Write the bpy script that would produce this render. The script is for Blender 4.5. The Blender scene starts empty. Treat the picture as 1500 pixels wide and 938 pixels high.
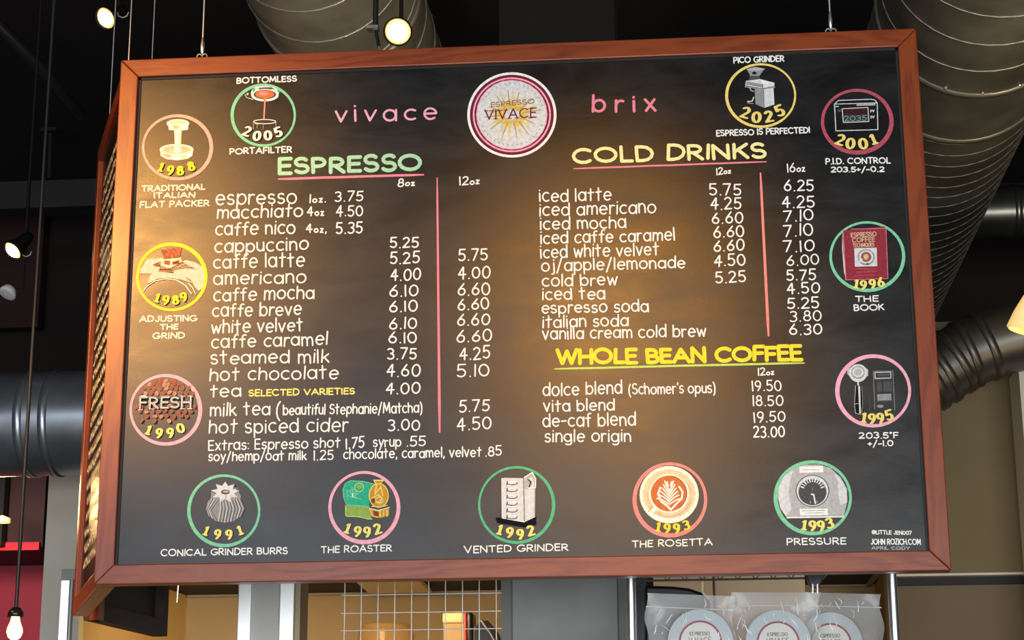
import bpy, math, random
from mathutils import Vector, Matrix
random.seed(7)
C = bpy.context.scene
COL = C.collection
PI = math.pi
# ------------------------------------------------------------------ camera
F, YAW, PIT, ROLL = 2787.66, -0.0870566, 0.2636155, -0.0053809
CAM = Vector((0.4586214, -5.2882812, 1.5100006))
fw = Vector((math.sin(YAW)*math.cos(PIT), math.cos(YAW)*math.cos(PIT), math.sin(PIT)))
r0 = Vector((math.cos(YAW), -math.sin(YAW), 0)); u0 = r0.cross(fw)
rt = math.cos(ROLL)*r0 + math.sin(ROLL)*u0
up = -math.sin(ROLL)*r0 + math.cos(ROLL)*u0
cd = bpy.data.cameras.new('camera'); cam = bpy.data.objects.new('camera', cd); COL.objects.link(cam)
cd.sensor_fit = 'HORIZONTAL'; cd.sensor_width = 36; cd.lens = F/1500*36; cd.clip_start = .05; cd.clip_end = 100
M = Matrix.Identity(4)
for i in range(3):
    M[i][0] = rt[i]; M[i][1] = up[i]; M[i][2] = -fw[i]; M[i][3] = CAM[i]
cam.matrix_world = M
C.camera = cam
# ------------------------------------------------------------------ world, lights, exposure
C.view_settings.view_transform = 'Standard'; C.view_settings.look = 'None'
C.view_settings.gamma = 1; C.view_settings.use_curve_mapping = False
C.view_settings.exposure = 0.0
w = bpy.data.worlds.new('world'); C.world = w; w.use_nodes = True
w.node_tree.nodes['Background'].inputs[0].default_value = (.9, .85, .8, 1)
w.node_tree.nodes['Background'].inputs[1].default_value = 0.012
def aim(o, t):
    o.rotation_euler = (Vector(t) - o.location).to_track_quat('-Z', 'Y').to_euler()
def area(name, loc, tgt, sx, sy, power, col):
    l = bpy.data.lights.new(name, 'AREA'); l.shape = 'RECTANGLE'; l.size = sx; l.size_y = sy
    l.energy = power; l.color = col
    o = bpy.data.objects.new(name, l); COL.objects.link(o); o.location = loc; aim(o, tgt); return o
def spot(name, loc, tgt, ang, blend, rad, power, col):
    l = bpy.data.lights.new(name, 'SPOT'); l.spot_size = math.radians(ang); l.spot_blend = blend
    l.shadow_soft_size = rad; l.energy = power; l.color = col
    o = bpy.data.objects.new(name, l); COL.objects.link(o); o.location = loc; aim(o, tgt); return o
# neutral fill added low to whiten the lettering, then daylight through a high window
area('low_front_fill', (1.5, -9, 1.2), (1.5, 0, 1.8), 9, 2.0, 950, (.93, .97, 1))
area('clerestory_daylight', (-4.3, -12, 4.4), (-1.5, 0, 2.4), 4.2, 2.2, 230, (.8, .86, 1))
# the room's ceiling spotlights aimed at the menu board, left and middle
spot('menu_spot_left', (-2.55, -3.7, 4.36), (-1.14, 0, 3.25), 25, 1, .14, 1180, (1, .48, .12))
spot('menu_spot_middle', (.13, -3.9, 4.15), (.2, 0, 2.95), 24, 1, .14, 330, (1, .44, .08))
spot('low_glow_fill', (.30, -3.9, 3.38), (.35, 0, 2.6), 24, 1, .14, 110, (1, .50, .14))  # added lamp that carries the middle glow further down the board
spot('side_board_fill', (-2.95, 3.75, 3.15), (-1.35, .45, 2.75), 40, .8, .16, 90, (1, .6, .25))  # added unseen lamp for a warm sheen on the edge-on board
spot('side_board_front_fill', (-3.4, -.9, 4.2), (-1.33, .45, 2.65), 28, .9, .1, 380, (1, .55, .2))  # another added lamp, turns the side board's frame and lettering orange
spot('kitchen_lamp', (-.9, 2.2, 2.62), (-.9, 3.9, 1.9), 160, .6, .12, 60, (1, .68, .34))
spot('kitchen_lamp_right', (1.4, 2.0, 2.5), (1.4, 3.9, 1.9), 160, .6, .12, 18, (1, .76, .5))
spot('duct_fill', (2.9, 1.2, 2.4), (1.9, 1.6, 4.3), 90, .8, .15, 110, (1, .8, .45))  # added from below to brighten the right-hand ducts, no such fixture there
spot('duct_fill_left', (-.4, 1.6, 3.0), (-.55, 2.1, 4.6), 90, .8, .15, 90, (1, .84, .6))  # likewise added, brightens the overhead duct at left
spot('red_wall_lamp', (-3.6, 5.2, 3.35), (-3.7, 6.9, 2.4), 120, .8, .1, 70, (1, .75, .6))
# ------------------------------------------------------------------ pixel helpers
def ray(px, py):
    return rt*((px-750)/F) + up*((469-py)/F) + fw
def P(px, py, Y):
    d = ray(px, py); return CAM + d*((Y-CAM.y)/d.y)
def PZ(px, py, Z):
    d = ray(px, py); return CAM + d*((Z-CAM.z)/d.z)
# ------------------------------------------------------------------ materials
MATS = {}
def mat(name, col, rough=.5, metal=0, spec=.5, noise=0, nscale=8, bump=0, bscale=60, emit=None, es=1, stretch=(1,1,1), alpha=None, coat=0, aniso=0, rvar=0):
    m = bpy.data.materials.new(name); m.use_nodes = True; nt = m.node_tree; b = nt.nodes['Principled BSDF']
    b.inputs['Base Color'].default_value = (*col, 1); b.inputs['Roughness'].default_value = rough
    b.inputs['Metallic'].default_value = metal; b.inputs['Specular IOR Level'].default_value = spec
    b.inputs['Coat Weight'].default_value = coat; b.inputs['Coat Roughness'].default_value = .18
    if emit: b.inputs['Emission Color'].default_value = (*emit, 1); b.inputs['Emission Strength'].default_value = es
    if noise or bump or rvar:
        tc = nt.nodes.new('ShaderNodeTexCoord'); mp = nt.nodes.new('ShaderNodeMapping'); mp.inputs['Scale'].default_value = stretch
        nt.links.new(tc.outputs['Object'], mp.inputs[0])
        n = nt.nodes.new('ShaderNodeTexNoise'); n.inputs['Scale'].default_value = nscale; n.inputs['Detail'].default_value = 5
        nt.links.new(mp.outputs[0], n.inputs['Vector'])
        if noise:
            cr = nt.nodes.new('ShaderNodeValToRGB'); cr.color_ramp.elements[0].position = .3; cr.color_ramp.elements[1].position = .7
            cr.color_ramp.elements[0].color = (*[c*(1-noise) for c in col], 1); cr.color_ramp.elements[1].color = (*[min(1, c*(1+noise)) for c in col], 1)
            nt.links.new(n.outputs[0], cr.inputs[0]); nt.links.new(cr.outputs[0], b.inputs['Base Color'])
        if rvar:
            mr = nt.nodes.new('ShaderNodeMapRange'); mr.inputs[3].default_value = rough-rvar; mr.inputs[4].default_value = rough+rvar
            nt.links.new(n.outputs[0], mr.inputs[0]); nt.links.new(mr.outputs[0], b.inputs['Roughness'])
        if bump:
            n2 = nt.nodes.new('ShaderNodeTexNoise'); n2.inputs['Scale'].default_value = bscale; n2.inputs['Detail'].default_value = 4
            nt.links.new(mp.outputs[0], n2.inputs['Vector'])
            bp = nt.nodes.new('ShaderNodeBump'); bp.inputs['Strength'].default_value = bump; bp.inputs['Distance'].default_value = .01
            nt.links.new(n2.outputs[0], bp.inputs['Height']); nt.links.new(bp.outputs[0], b.inputs['Normal'])
    MATS[name] = m
    return m
def wood(name, stretch, dark=(.14, .021, .004), light=(.21, .038, .007)):
    m = mat(name, light, .38, spec=.38, coat=.06); nt = m.node_tree; b = nt.nodes['Principled BSDF']
    tc = nt.nodes.new('ShaderNodeTexCoord'); mp = nt.nodes.new('ShaderNodeMapping'); mp.inputs['Scale'].default_value = stretch
    nt.links.new(tc.outputs['Object'], mp.inputs[0])
    n0 = nt.nodes.new('ShaderNodeTexNoise'); n0.inputs['Scale'].default_value = 1.0; n0.inputs['Detail'].default_value = 2
    nt.links.new(mp.outputs[0], n0.inputs['Vector'])
    mul = nt.nodes.new('ShaderNodeMath'); mul.operation = 'MULTIPLY'; mul.inputs[1].default_value = 60
    sn = nt.nodes.new('ShaderNodeMath'); sn.operation = 'SINE'
    nt.links.new(n0.outputs[0], mul.inputs[0]); nt.links.new(mul.outputs[0], sn.inputs[0])
    n1 = nt.nodes.new('ShaderNodeTexNoise'); n1.inputs['Scale'].default_value = 14; n1.inputs['Detail'].default_value = 6
    nt.links.new(mp.outputs[0], n1.inputs['Vector'])
    mr = nt.nodes.new('ShaderNodeMapRange'); mr.inputs[1].default_value = -1; mr.inputs[3].default_value = 0; mr.inputs[4].default_value = .45
    nt.links.new(sn.outputs[0], mr.inputs[0])
    ad = nt.nodes.new('ShaderNodeMath'); ad.operation = 'MULTIPLY_ADD'; ad.inputs[1].default_value = .9
    nt.links.new(n1.outputs[0], ad.inputs[0]); nt.links.new(mr.outputs[0], ad.inputs[2])
    cr = nt.nodes.new('ShaderNodeValToRGB'); cr.color_ramp.elements[0].position = .3; cr.color_ramp.elements[1].position = .8
    cr.color_ramp.elements[0].color = (*dark, 1); cr.color_ramp.elements[1].color = (*light, 1)
    nt.links.new(ad.outputs[0], cr.inputs[0]); nt.links.new(cr.outputs[0], b.inputs['Base Color'])
    bp = nt.nodes.new('ShaderNodeBump'); bp.inputs['Strength'].default_value = .12; bp.inputs['Distance'].default_value = .002
    nt.links.new(ad.outputs[0], bp.inputs['Height']); nt.links.new(bp.outputs[0], b.inputs['Normal'])
    return m
wood('wood_h', (1.2, 9, 9)); wood('wood_v', (9, 9, 1.2))
def chalkboard():
    m = mat('chalkboard', (.012, .011, .011), .4, spec=.4); nt = m.node_tree; b = nt.nodes['Principled BSDF']
    tc = nt.nodes.new('ShaderNodeTexCoord'); mp = nt.nodes.new('ShaderNodeMapping'); mp.inputs['Scale'].default_value = (1.6, 1, 4.2)
    nt.links.new(tc.outputs['Object'], mp.inputs[0])
    n = nt.nodes.new('ShaderNodeTexNoise'); n.inputs['Scale'].default_value = 2.2; n.inputs['Detail'].default_value = 9; n.inputs['Roughness'].default_value = .62; n.inputs['Distortion'].default_value = .6
    nt.links.new(mp.outputs[0], n.inputs['Vector'])
    cr = nt.nodes.new('ShaderNodeValToRGB'); e = cr.color_ramp.elements
    e[0].position = .35; e[0].color = (.003, .0028, .0028, 1); e[1].position = .85; e[1].color = (.014, .012, .011, 1)
    nt.links.new(n.outputs[0], cr.inputs[0])
    n2 = nt.nodes.new('ShaderNodeTexNoise'); n2.inputs['Scale'].default_value = 420; n2.inputs['Detail'].default_value = 2
    nt.links.new(tc.outputs['Object'], n2.inputs['Vector'])
    cr2 = nt.nodes.new('ShaderNodeValToRGB'); cr2.color_ramp.elements[0].position = .74; cr2.color_ramp.elements[1].position = .8
    cr2.color_ramp.elements[0].color = (0, 0, 0, 1); cr2.color_ramp.elements[1].color = (.05, .05, .045, 1)
    nt.links.new(n2.outputs[0], cr2.inputs[0])
    ad = nt.nodes.new('ShaderNodeMixRGB'); ad.blend_type = 'ADD'; ad.inputs[0].default_value = 1
    nt.links.new(cr.outputs[0], ad.inputs[1]); nt.links.new(cr2.outputs[0], ad.inputs[2]); nt.links.new(ad.outputs[0], b.inputs['Base Color'])
    mr = nt.nodes.new('ShaderNodeMapRange'); mr.inputs[1].default_value = .3; mr.inputs[2].default_value = .7; mr.inputs[3].default_value = .28; mr.inputs[4].default_value = .38
    nt.links.new(n.outputs[0], mr.inputs[0]); nt.links.new(mr.outputs[0], b.inputs['Roughness'])
    bp = nt.nodes.new('ShaderNodeBump'); bp.inputs['Strength'].default_value = .08; bp.inputs['Distance'].default_value = .002
    nt.links.new(n2.outputs[0], bp.inputs['Height']); nt.links.new(bp.outputs[0], b.inputs['Normal'])
chalkboard()
def chalk(name, col, rough=.85):   # hand painted chalk: colour breaks up a little
    return mat(name, col, rough, spec=.15, noise=.14, nscale=90)
for k, c in dict(white=(.80, .77, .70), cream=(.82, .76, .60), yellow=(.80, .66, .16), gold=(.78, .58, .15), brightyellow=(.84, .62, .035), green=(.10, .42, .20), mint=(.20, .52, .30), sage=(.34, .58, .36), salmon=(.80, .36, .28), amber=(.82, .72, .30),
                 lime=(.45, .62, .12), pink=(.74, .21, .26), rose=(.40, .07, .10), coral=(.78, .24, .20), lightpink=(.80, .36, .42), red=(.50, .03, .05),
                 brown=(.22, .05, .02), beanbrown=(.30, .09, .05), orange=(.55, .15, .04), grey=(.26, .25, .24), midgrey=(.42, .40, .38),
                 darkgrey=(.07, .07, .07), black=(.006, .006, .006), maroon=(.16, .012, .03), tan=(.62, .42, .26), skin=(.70, .50, .36), teal=(.03, .36, .20), olive=(.25, .36, .08),
                 ochre=(.50, .26, .03), palegrey=(.60, .59, .56), latte=(.72, .55, .30), bookred=(.26, .028, .04), screenred=(.05, .008, .01), screengreen=(.012, .05, .035), bean=(.27, .10, .07), beanlight=(.46, .22, .15), sun=(.62, .42, .08)).items():
    chalk(k, c)
mat('galvanised', (.30, .275, .22), .42, .75, noise=.35, nscale=3, rvar=.08, bump=.03, bscale=5)
mat('galvanised_dark', (.34, .37, .40), .33, .85, noise=.3, nscale=3, bump=.05, bscale=3, rvar=.06)
mat('duct_dark', (.10, .09, .075), .4, .8, noise=.3, nscale=4)
mat('duct_dim', (.20, .19, .15), .3, .9, noise=.3, nscale=4)
mat('seam_metal', (.30, .27, .21), .45, .7)
mat('faint_seam', (.20, .175, .11), .45, .7)
mat('plug_wood', (.20, .07, .045), .5)
mat('chrome', (.85, .86, .88), .36, 1)
mat('white_steel', (.97, .99, .99), .45, 1)
mat('pillar_paint', (.46, .46, .43), .6, noise=.05)
mat('post_chrome', (.95, .96, .98), .34, 1)
mat('wire_steel', (.60, .56, .50), .4, .6)
mat('black_metal', (.012, .012, .012), .4)
mat('black_plastic', (.008, .008, .009), .3)
mat('cord_black', (.006, .006, .006), .5)
mat('dark_ceiling', (.010, .006, .005), .9, noise=.3, nscale=2)
mat('dark_brown_wall', (.016, .007, .006), .85, noise=.3, nscale=2)
mat('dark_beam', (.02, .018, .018), .7)
mat('dark_red_panel', (.035, .007, .008), .7, noise=.2, nscale=3)
mat('red_wall', (.42, .035, .065), .7, noise=.12, nscale=2)
mat('bright_red', (.70, .01, .03), .6)
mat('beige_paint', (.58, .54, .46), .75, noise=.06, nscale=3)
mat('brown_wall', (.13, .095, .055), .8, noise=.12, nscale=2)
mat('tan_wall_lit', (.66, .43, .15), .8, noise=.06, nscale=2)  # lighter, warmer copy of the tan wall: lamp light put into its colour
mat('cabinet_tan', (.34, .285, .215), .7, noise=.06, nscale=2)
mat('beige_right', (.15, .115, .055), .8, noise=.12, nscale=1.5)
mat('tan_wall', (.42, .29, .13), .8, noise=.06, nscale=2)
mat('grey_column', (.22, .23, .215), .65, noise=.1, nscale=5, bump=.05)
mat('grey_column_trim', (.15, .155, .145), .65, noise=.1, nscale=5)
mat('column_shade', (.012, .010, .009), .95, spec=.1, noise=.1, nscale=5)
mat('kitchen_ceiling', (.02, .014, .01), .8, noise=.4, nscale=1.5)
mat('ceiling_rail', (.35, .28, .17), .6)
mat('light_panel', (.85, .68, .40), .5)
mat('board_back', (.02, .011, .008), .7, noise=.3, nscale=6)
mat('black_gap', (.003, .003, .003), .7)
mat('floor_concrete', (.12, .11, .1), .6, noise=.2, nscale=2)
mat('lamp_housing', (.006, .005, .005), .6, spec=.15)
mat('lamp_lens', (1, .8, .5), .3, emit=(1, .74, .36), es=14)
mat('lamp_rim', (1, .7, .3), .3, emit=(1, .48, .10), es=1.6)
mat('bulb_glow', (1, .8, .5), .2, emit=(1, .62, .22), es=3.2)
mat('shade_glow', (.8, .6, .3), .4, emit=(1, .62, .20), es=.75, noise=.3, nscale=14)
mat('label_paper', (.34, .385, .40), .5)
mat('label_ring', (.22, .02, .05), .5)
mat('label_ink', (.12, .10, .10), .6)
mat('label_inner', (.52, .50, .46), .5)
mat('cream_plastic', (.72, .50, .24), .4, emit=None)
mat('red_plastic', (.42, .03, .03), .35)
mat('paper_towel', (.36, .25, .12), .8)
mat('coffee_beans', (.05, .02, .01), .5, bump=.8, bscale=40, noise=.5, nscale=50)
# clear film
pm = mat('clear_film', (.85, .85, .84), .12, spec=.9); nt = pm.node_tree; b = nt.nodes['Principled BSDF']
tr = nt.nodes.new('ShaderNodeBsdfTransparent'); tr.inputs[0].default_value = (.93, .93, .92, 1)
mx = nt.nodes.new('ShaderNodeMixShader'); mx.inputs[0].default_value = .23
nt.links.new(tr.outputs[0], mx.inputs[1]); nt.links.new(b.outputs[0], mx.inputs[2]); nt.links.new(mx.outputs[0], nt.nodes['Material Output'].inputs[0])
gm = mat('warm_glass', (.7, .5, .25), .12, spec=.6); nt = gm.node_tree; b = nt.nodes['Principled BSDF']
tr = nt.nodes.new('ShaderNodeBsdfTransparent'); tr.inputs[0].default_value = (.9, .8, .62, 1)
mx = nt.nodes.new('ShaderNodeMixShader'); mx.inputs[0].default_value = .09
nt.links.new(tr.outputs[0], mx.inputs[1]); nt.links.new(b.outputs[0], mx.inputs[2]); nt.links.new(mx.outputs[0], nt.nodes['Material Output'].inputs[0])
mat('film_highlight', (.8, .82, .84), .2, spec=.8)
# ------------------------------------------------------------------ mesh builder
ORG = {}
class MB:
    def __init__(s): s.v = []; s.f = []; s.m = []; s.mats = []
    def mi(s, m):
        if m not in s.mats: s.mats.append(m)
        return s.mats.index(m)
    def face(s, pts, m):
        k = len(s.v); s.v += [tuple(p) for p in pts]; s.f.append(list(range(k, k+len(pts)))); s.m.append(s.mi(m))
    def add(s, vs, fs, m):
        k = len(s.v); s.v += [tuple(p) for p in vs]
        for f in fs: s.f.append([k+i for i in f]); s.m.append(s.mi(m))
    def box(s, a, b, m):
        x0, y0, z0 = a; x1, y1, z1 = b
        vs = [(x0,y0,z0),(x1,y0,z0),(x1,y1,z0),(x0,y1,z0),(x0,y0,z1),(x1,y0,z1),(x1,y1,z1),(x0,y1,z1)]
        s.add(vs, [(0,3,2,1),(4,5,6,7),(0,1,5,4),(1,2,6,5),(2,3,7,6),(3,0,4,7)], m)
    def prism(s, poly, d, m):      # poly: 3d points, d: thickness vector
        n = len(poly); d = Vector(d); a = [Vector(p) for p in poly]; vs = a + [p+d for p in a]
        fs = [list(range(n)), list(range(2*n-1, n-1, -1))] + [(i, n+i, n+(i+1) % n, (i+1) % n) for i in range(n)]
        s.add(vs, fs, m)
    def tube(s, pts, r, m, n=10, cap=True, closed=False):
        pts = [Vector(p) for p in pts]; L = len(pts)
        rs = r if isinstance(r, (list, tuple)) else [r]*L
        vs = []; ref = None
        for i, p in enumerate(pts):
            if closed: t = pts[(i+1) % L]-pts[i-1]
            else: t = pts[min(i+1, L-1)]-pts[max(i-1, 0)]
            t.normalize()
            if ref is None:
                ref = Vector((0, 0, 1)) if abs(t.z) < .9 else Vector((0, 1, 0))
            a = ref.cross(t)
            if a.length < 1e-4: a = Vector((1, 0, 0)).cross(t)
            a.normalize(); bb = t.cross(a); ref = bb.copy()
            for k in range(n):
                th = 2*PI*k/n; vs.append(p + (a*math.cos(th)+bb*math.sin(th))*rs[i])
        fs = []
        for i in range(L if closed else L-1):
            j = (i+1) % L
            for k in range(n): fs.append((i*n+k, i*n+(k+1) % n, j*n+(k+1) % n, j*n+k))
        if cap and not closed:      # caps keep their own vertices so that the sides shade straight
            e = len(vs); vs += vs[:n]+vs[(L-1)*n:L*n]; fs.append(list(range(e+n-1, e-1, -1))); fs.append([e+n+k for k in range(n)])
        s.add(vs, fs, m)
    def lathe(s, prof, loc, axis, m, n=24):   # prof [(r, t)] along axis
        ax = Vector(axis).normalized(); loc = Vector(loc)
        a = ax.cross(Vector((0, 0, 1)) if abs(ax.z) < .9 else Vector((1, 0, 0))).normalized(); bb = ax.cross(a)
        vs = []
        for r, t in prof:
            for k in range(n):
                th = 2*PI*k/n; vs.append(loc + ax*t + (a*math.cos(th)+bb*math.sin(th))*r)
        fs = [(i*n+k, i*n+(k+1) % n, (i+1)*n+(k+1) % n, (i+1)*n+k) for i in range(len(prof)-1) for k in range(n)]
        s.add(vs, fs, m)
    def build(s, name, parent=None, smooth=False, label=None, bevel=0, org=None):
        if org is None:
            lo = Vector([min(v[i] for v in s.v) for i in range(3)]); hi = Vector([max(v[i] for v in s.v) for i in range(3)])
            org = (lo+hi)/2
        else: org = Vector(org)
        me = bpy.data.meshes.new(name)
        me.from_pydata([(v[0]-org.x, v[1]-org.y, v[2]-org.z) for v in s.v], [], s.f)
        for m in s.mats: me.materials.append(MATS[m])
        me.polygons.foreach_set('material_index', s.m)
        if smooth: me.polygons.foreach_set('use_smooth', [True]*len(me.polygons))
        me.update()
        o = bpy.data.objects.new(name, me); COL.objects.link(o)
        ORG[o] = org
        if parent: o.parent = parent; o.location = org - ORG[parent]
        else: o.location = org
        if bevel:
            b = o.modifiers.new('bevel', 'BEVEL'); b.width = bevel; b.segments = 2; b.limit_method = 'ANGLE'
        if label: o['label'] = label
        return o
def thing(name, label, cat, loc, group=None):
    o = bpy.data.objects.new(name, None); COL.objects.link(o); o.location = loc; o.empty_display_size = .05
    ORG[o] = Vector(loc); o['label'] = label; o['category'] = cat
    if group: o['group'] = group
    return o
def tag(o, label, cat, group=None):
    o['label'] = label; o['category'] = cat
    if group: o['group'] = group
    return o
def struct(mb, name, **k):
    o = mb.build(name, **k); o['kind'] = 'structure'; return o
# ------------------------------------------------------------------ the setting
def quad(pix, Y): return [P(x, y, Y) for x, y in pix]
m = MB(); m.box((-9, -12.5, -.1), (9, 9, 0), 'floor_concrete'); struct(m, 'floor')
m = MB(); m.box((-9, -2, 6.2), (9, 9, 6.3), 'dark_ceiling'); struct(m, 'ceiling')
m = MB(); m.box((-9, 8.5, 0), (9, 8.6, 6.2), 'dark_brown_wall')
struct(m, 'wall_back')
# kitchen alcove below the board: back wall, side wall, dropped ceiling, bulkhead
KY = 3.9
kz = P(400, 871, KY).z                       # where its ceiling meets its back wall
xl = P(273, 900, KY).x; xr = P(1284, 900, KY).x
m = MB(); m.box((xl, KY, 0), (xr, KY+.1, kz+.02), 'tan_wall'); struct(m, 'wall_kitchen_back')
kl = PZ(236, 851, kz); yfront = 2.6
m = MB(); m.prism([(xl, KY, 0), (xl, KY, kz), (xl-.10, yfront, kz), (xl-.10, yfront, 0)], (-.02, 0, 0), 'tan_wall_lit'); struct(m, 'wall_kitchen_left')
xrf = P(1309, 895, yfront).x
m = MB(); m.prism([(xr, KY, 0), (xr, KY, kz), (xrf, yfront, kz), (xrf, yfront, 0)], (.02, 0, 0), 'tan_wall'); struct(m, 'wall_kitchen_right')
m = MB(); m.box((xl-.12, yfront, kz), (xr+.02, KY, kz+.05), 'kitchen_ceiling')
kc = struct(m, 'ceiling_kitchen')
def rail(a, b, wdt=.012):
    m = MB(); m.box((min(a[0], b[0])-wdt, min(a[1], b[1])-wdt, kz-.012), (max(a[0], b[0])+wdt, max(a[1], b[1])+wdt, kz-.001), 'ceiling_rail'); m.build('ceiling_rail', kc)
for yy in (KY-.02, KY-.55, KY-1.1): rail((xl+.02, yy), (xr-.02, yy))
for xx in (xl+.45, xl+1.1, -.05, .7, 1.35): rail((xx, yfront+.02), (xx, KY-.03))
cabx = [P(x, 895, 3.0).x for x in (958, 1047, 1181)]
m = MB(); m.box((cabx[0], 3.0, 0), (cabx[2], 3.5, kz+.0), 'cabinet_tan'); cab = m.build('tall_cabinet', bevel=.004)
tag(cab, 'plain tan cabinet reaching the ceiling behind the zip bags', 'cabinet')
m = MB(); m.box((cabx[1]-.004, 2.996, 0), (cabx[1]+.004, 3.0, kz-.02), 'board_back'); m.build('door_gap', cab)
# bulkhead: dark brown behind the board, beige at the right end
m = MB(); m.box((P(225, 850, yfront).x, yfront-.08, kz), (P(1312, 840, yfront).x, yfront, 3.75), 'dark_brown_wall'); struct(m, 'wall_bulkhead')
YB = 3.4
zb = P(1440, 840, YB).z; zt = P(1440, 470, YB).z
xb0 = P(1312, 840, YB).x
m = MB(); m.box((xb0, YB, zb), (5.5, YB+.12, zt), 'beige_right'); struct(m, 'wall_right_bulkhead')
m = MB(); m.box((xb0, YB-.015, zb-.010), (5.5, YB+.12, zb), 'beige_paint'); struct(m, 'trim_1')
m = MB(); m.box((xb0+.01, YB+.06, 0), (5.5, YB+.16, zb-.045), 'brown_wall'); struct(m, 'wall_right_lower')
m = MB(); m.box((xb0+.01, YB+.04, zb-.045), (5.5, YB+.5, zb-.010), 'black_gap'); struct(m, 'trim_2')
p0 = P(1489, 540, 3.1)
m = MB(); m.box((p0.x, 3.05, 0), (p0.x+.5, 3.3, p0.z), 'beige_paint'); struct(m, 'column_right')
# grey centre column, with a cover panel; shade near the ceiling put into its top's darker colour
CY = 1.3
cx0 = P(734, 895, CY).x; cx1 = P(918, 895, CY).x
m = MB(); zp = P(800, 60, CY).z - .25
m.box((cx0, CY, 0), (cx1, CY+.4, zp), 'grey_column_trim'); m.box((cx0, CY, zp), (cx1, CY+.4, 6.2), 'column_shade')
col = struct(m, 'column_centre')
a = P(750, 895, CY-.02).x; b_ = P(905, 895, CY-.02).x
m = MB(); m.box((a, CY-.02, 0), (b_, CY, zp), 'grey_column'); m.build('cover_panel', col, bevel=.004)
# left light column
m = MB(); LY = 3.6
lx0 = P(67, 780, LY).x; lx1 = P(150, 780, LY).x
m.box((lx0, LY, 0), (lx1, LY+.4, P(90, 640, LY).z), 'beige_paint'); struct(m, 'column_left')
# red wall far left, with dark red soffit and bright red cove
RY = 7.2
m = MB(); m.box((-8, RY, 0), (P(66, 850, RY).x, RY+.1, P(30, 800, RY).z), 'red_wall'); struct(m, 'wall_red')
m = MB(); sz0 = P(30, 803, 6.4).z; sz1 = P(30, 620, 6.4).z
m.box((-8, 6.4, sz0), (P(68, 700, 6.4).x, 8.4, sz1), 'dark_red_panel'); sf = struct(m, 'ceiling_soffit_red')
m = MB(); m.box((-8, 6.36, sz0-.02), (P(66, 700, 6.4).x, 6.40, sz0+.03), 'bright_red'); struct(m, 'trim_3')
for px_ in (14,):
    q = P(px_, 700, 6.3); m = MB(); m.box((q.x-.45, 6.28, sz0), (q.x-.02, 6.36, sz1), 'black_gap'); struct(m, 'trim_4')
# upper left: beams and wall panels in the gloom
q0 = P(0, 306, 6.8); q1 = P(130, 262, 6.8)
m = MB(); m.box((-8, 6.8, q0.z), (q1.x+.5, 7.0, q1.z), 'dark_beam'); struct(m, 'trim_5')
for px_ in (67, 90):
    q = P(px_, 400, 8.2); m = MB(); m.box((q.x, 8.2, 0), (q.x+(.03 if px_ == 67 else .9), 8.3, 4.6), 'black_gap' if px_ == 67 else 'dark_beam'); struct(m, 'trim_%d' % (6+(px_ == 90)))
m = MB(); m.box((-8, 8.3, P(20, 480, 8.3).z), (P(60, 400, 8.3).x, 8.4, P(20, 170, 8.3).z), 'dark_red_panel'); struct(m, 'wall_upper_panel')
# dark pipe slanting under the ceiling, and two sprinkler drops
m = MB(); m.tube([P(-20, 20, 4), P(60, 100, 4.3), P(118, 170, 4.8)], .035, 'black_metal'); o = m.build('ceiling_pipe', smooth=True)
tag(o, 'black pipe slanting across the dark ceiling at upper left', 'pipe')
t = thing('ceiling_post', 'thin black post with a flat top plate against the dark far wall', 'post', P(74, 250, 6.2))
m = MB(); m.tube([P(74, 196, 6.2), P(72, 262, 6.2)], .018, 'black_metal'); m.build('post', t)
m = MB(); q = P(74, 193, 6.2); m.box((q.x-.055, q.y-.05, q.z-.012), (q.x+.055, q.y+.05, q.z+.012), 'black_metal'); m.build('plate', t)
# ------------------------------------------------------------------ ducts
def spiral_duct(name, label, axis_pts, R, pitch, seam, matn, steps=18, joints=(), n=48, rivets=(), zones=None):
    """straight or bent tube with a raised helical lock seam"""
    pts = [Vector(p) for p in axis_pts]
    seg = [(pts[i+1]-pts[i]).length for i in range(len(pts)-1)]; L = sum(seg)
    def at(s):
        s = max(0, min(L, s))
        for i, l in enumerate(seg):
            if s <= l or i == len(seg)-1:
                return pts[i].lerp(pts[i+1], s/l), (pts[i+1]-pts[i]).normalized()
            s -= l
    base = pts[0]
    root = thing(name, label, 'duct', base)
    m = MB(); m.tube(pts, R, matn, n=n, cap=False); m.build('duct_wall', root, smooth=True)
    for (sa, sb, pitch_, seam_, smat) in (zones or ([(0, L, pitch, seam, 'seam_metal')] if pitch else [])):
        m = MB(); turns = (sb-sa)/pitch_; k = int(turns*steps*2); line = []
        for i in range(k+1):
            s = sa+(sb-sa)*i/k; c, t = at(s); a = t.cross(Vector((0, 0, 1)))
            if a.length < .01: a = Vector((1, 0, 0))
            a.normalize(); bb = t.cross(a); th = 2*PI*turns*i/k
            line.append(c+(a*math.cos(th)+bb*math.sin(th))*(R+.0005))
        m.tube(line, seam_, smat, n=6); m.build('lock_seam', root, smooth=True)
    for s in joints:
        c, t = at(s); m = MB(); m.lathe([(R, -.02), (R+.008, -.015), (R+.008, .015), (R, .02)], c, t, matn, n=48); m.build('joint_band', root, smooth=True)
    for (s, th) in rivets:
        c, t = at(s); a = t.cross(Vector((0, 0, 1))).normalized(); bb = t.cross(a)
        d = a*math.cos(th)+bb*math.sin(th); m = MB(); m.lathe([(.007, 0), (.006, .005), (0, .007)], c+d*R, d, 'chrome', n=8); m.build('rivet', root)
    return root
def ang_xz(px, py):
    d = ray(px, py); return math.atan2(d.x, d.z)
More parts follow.
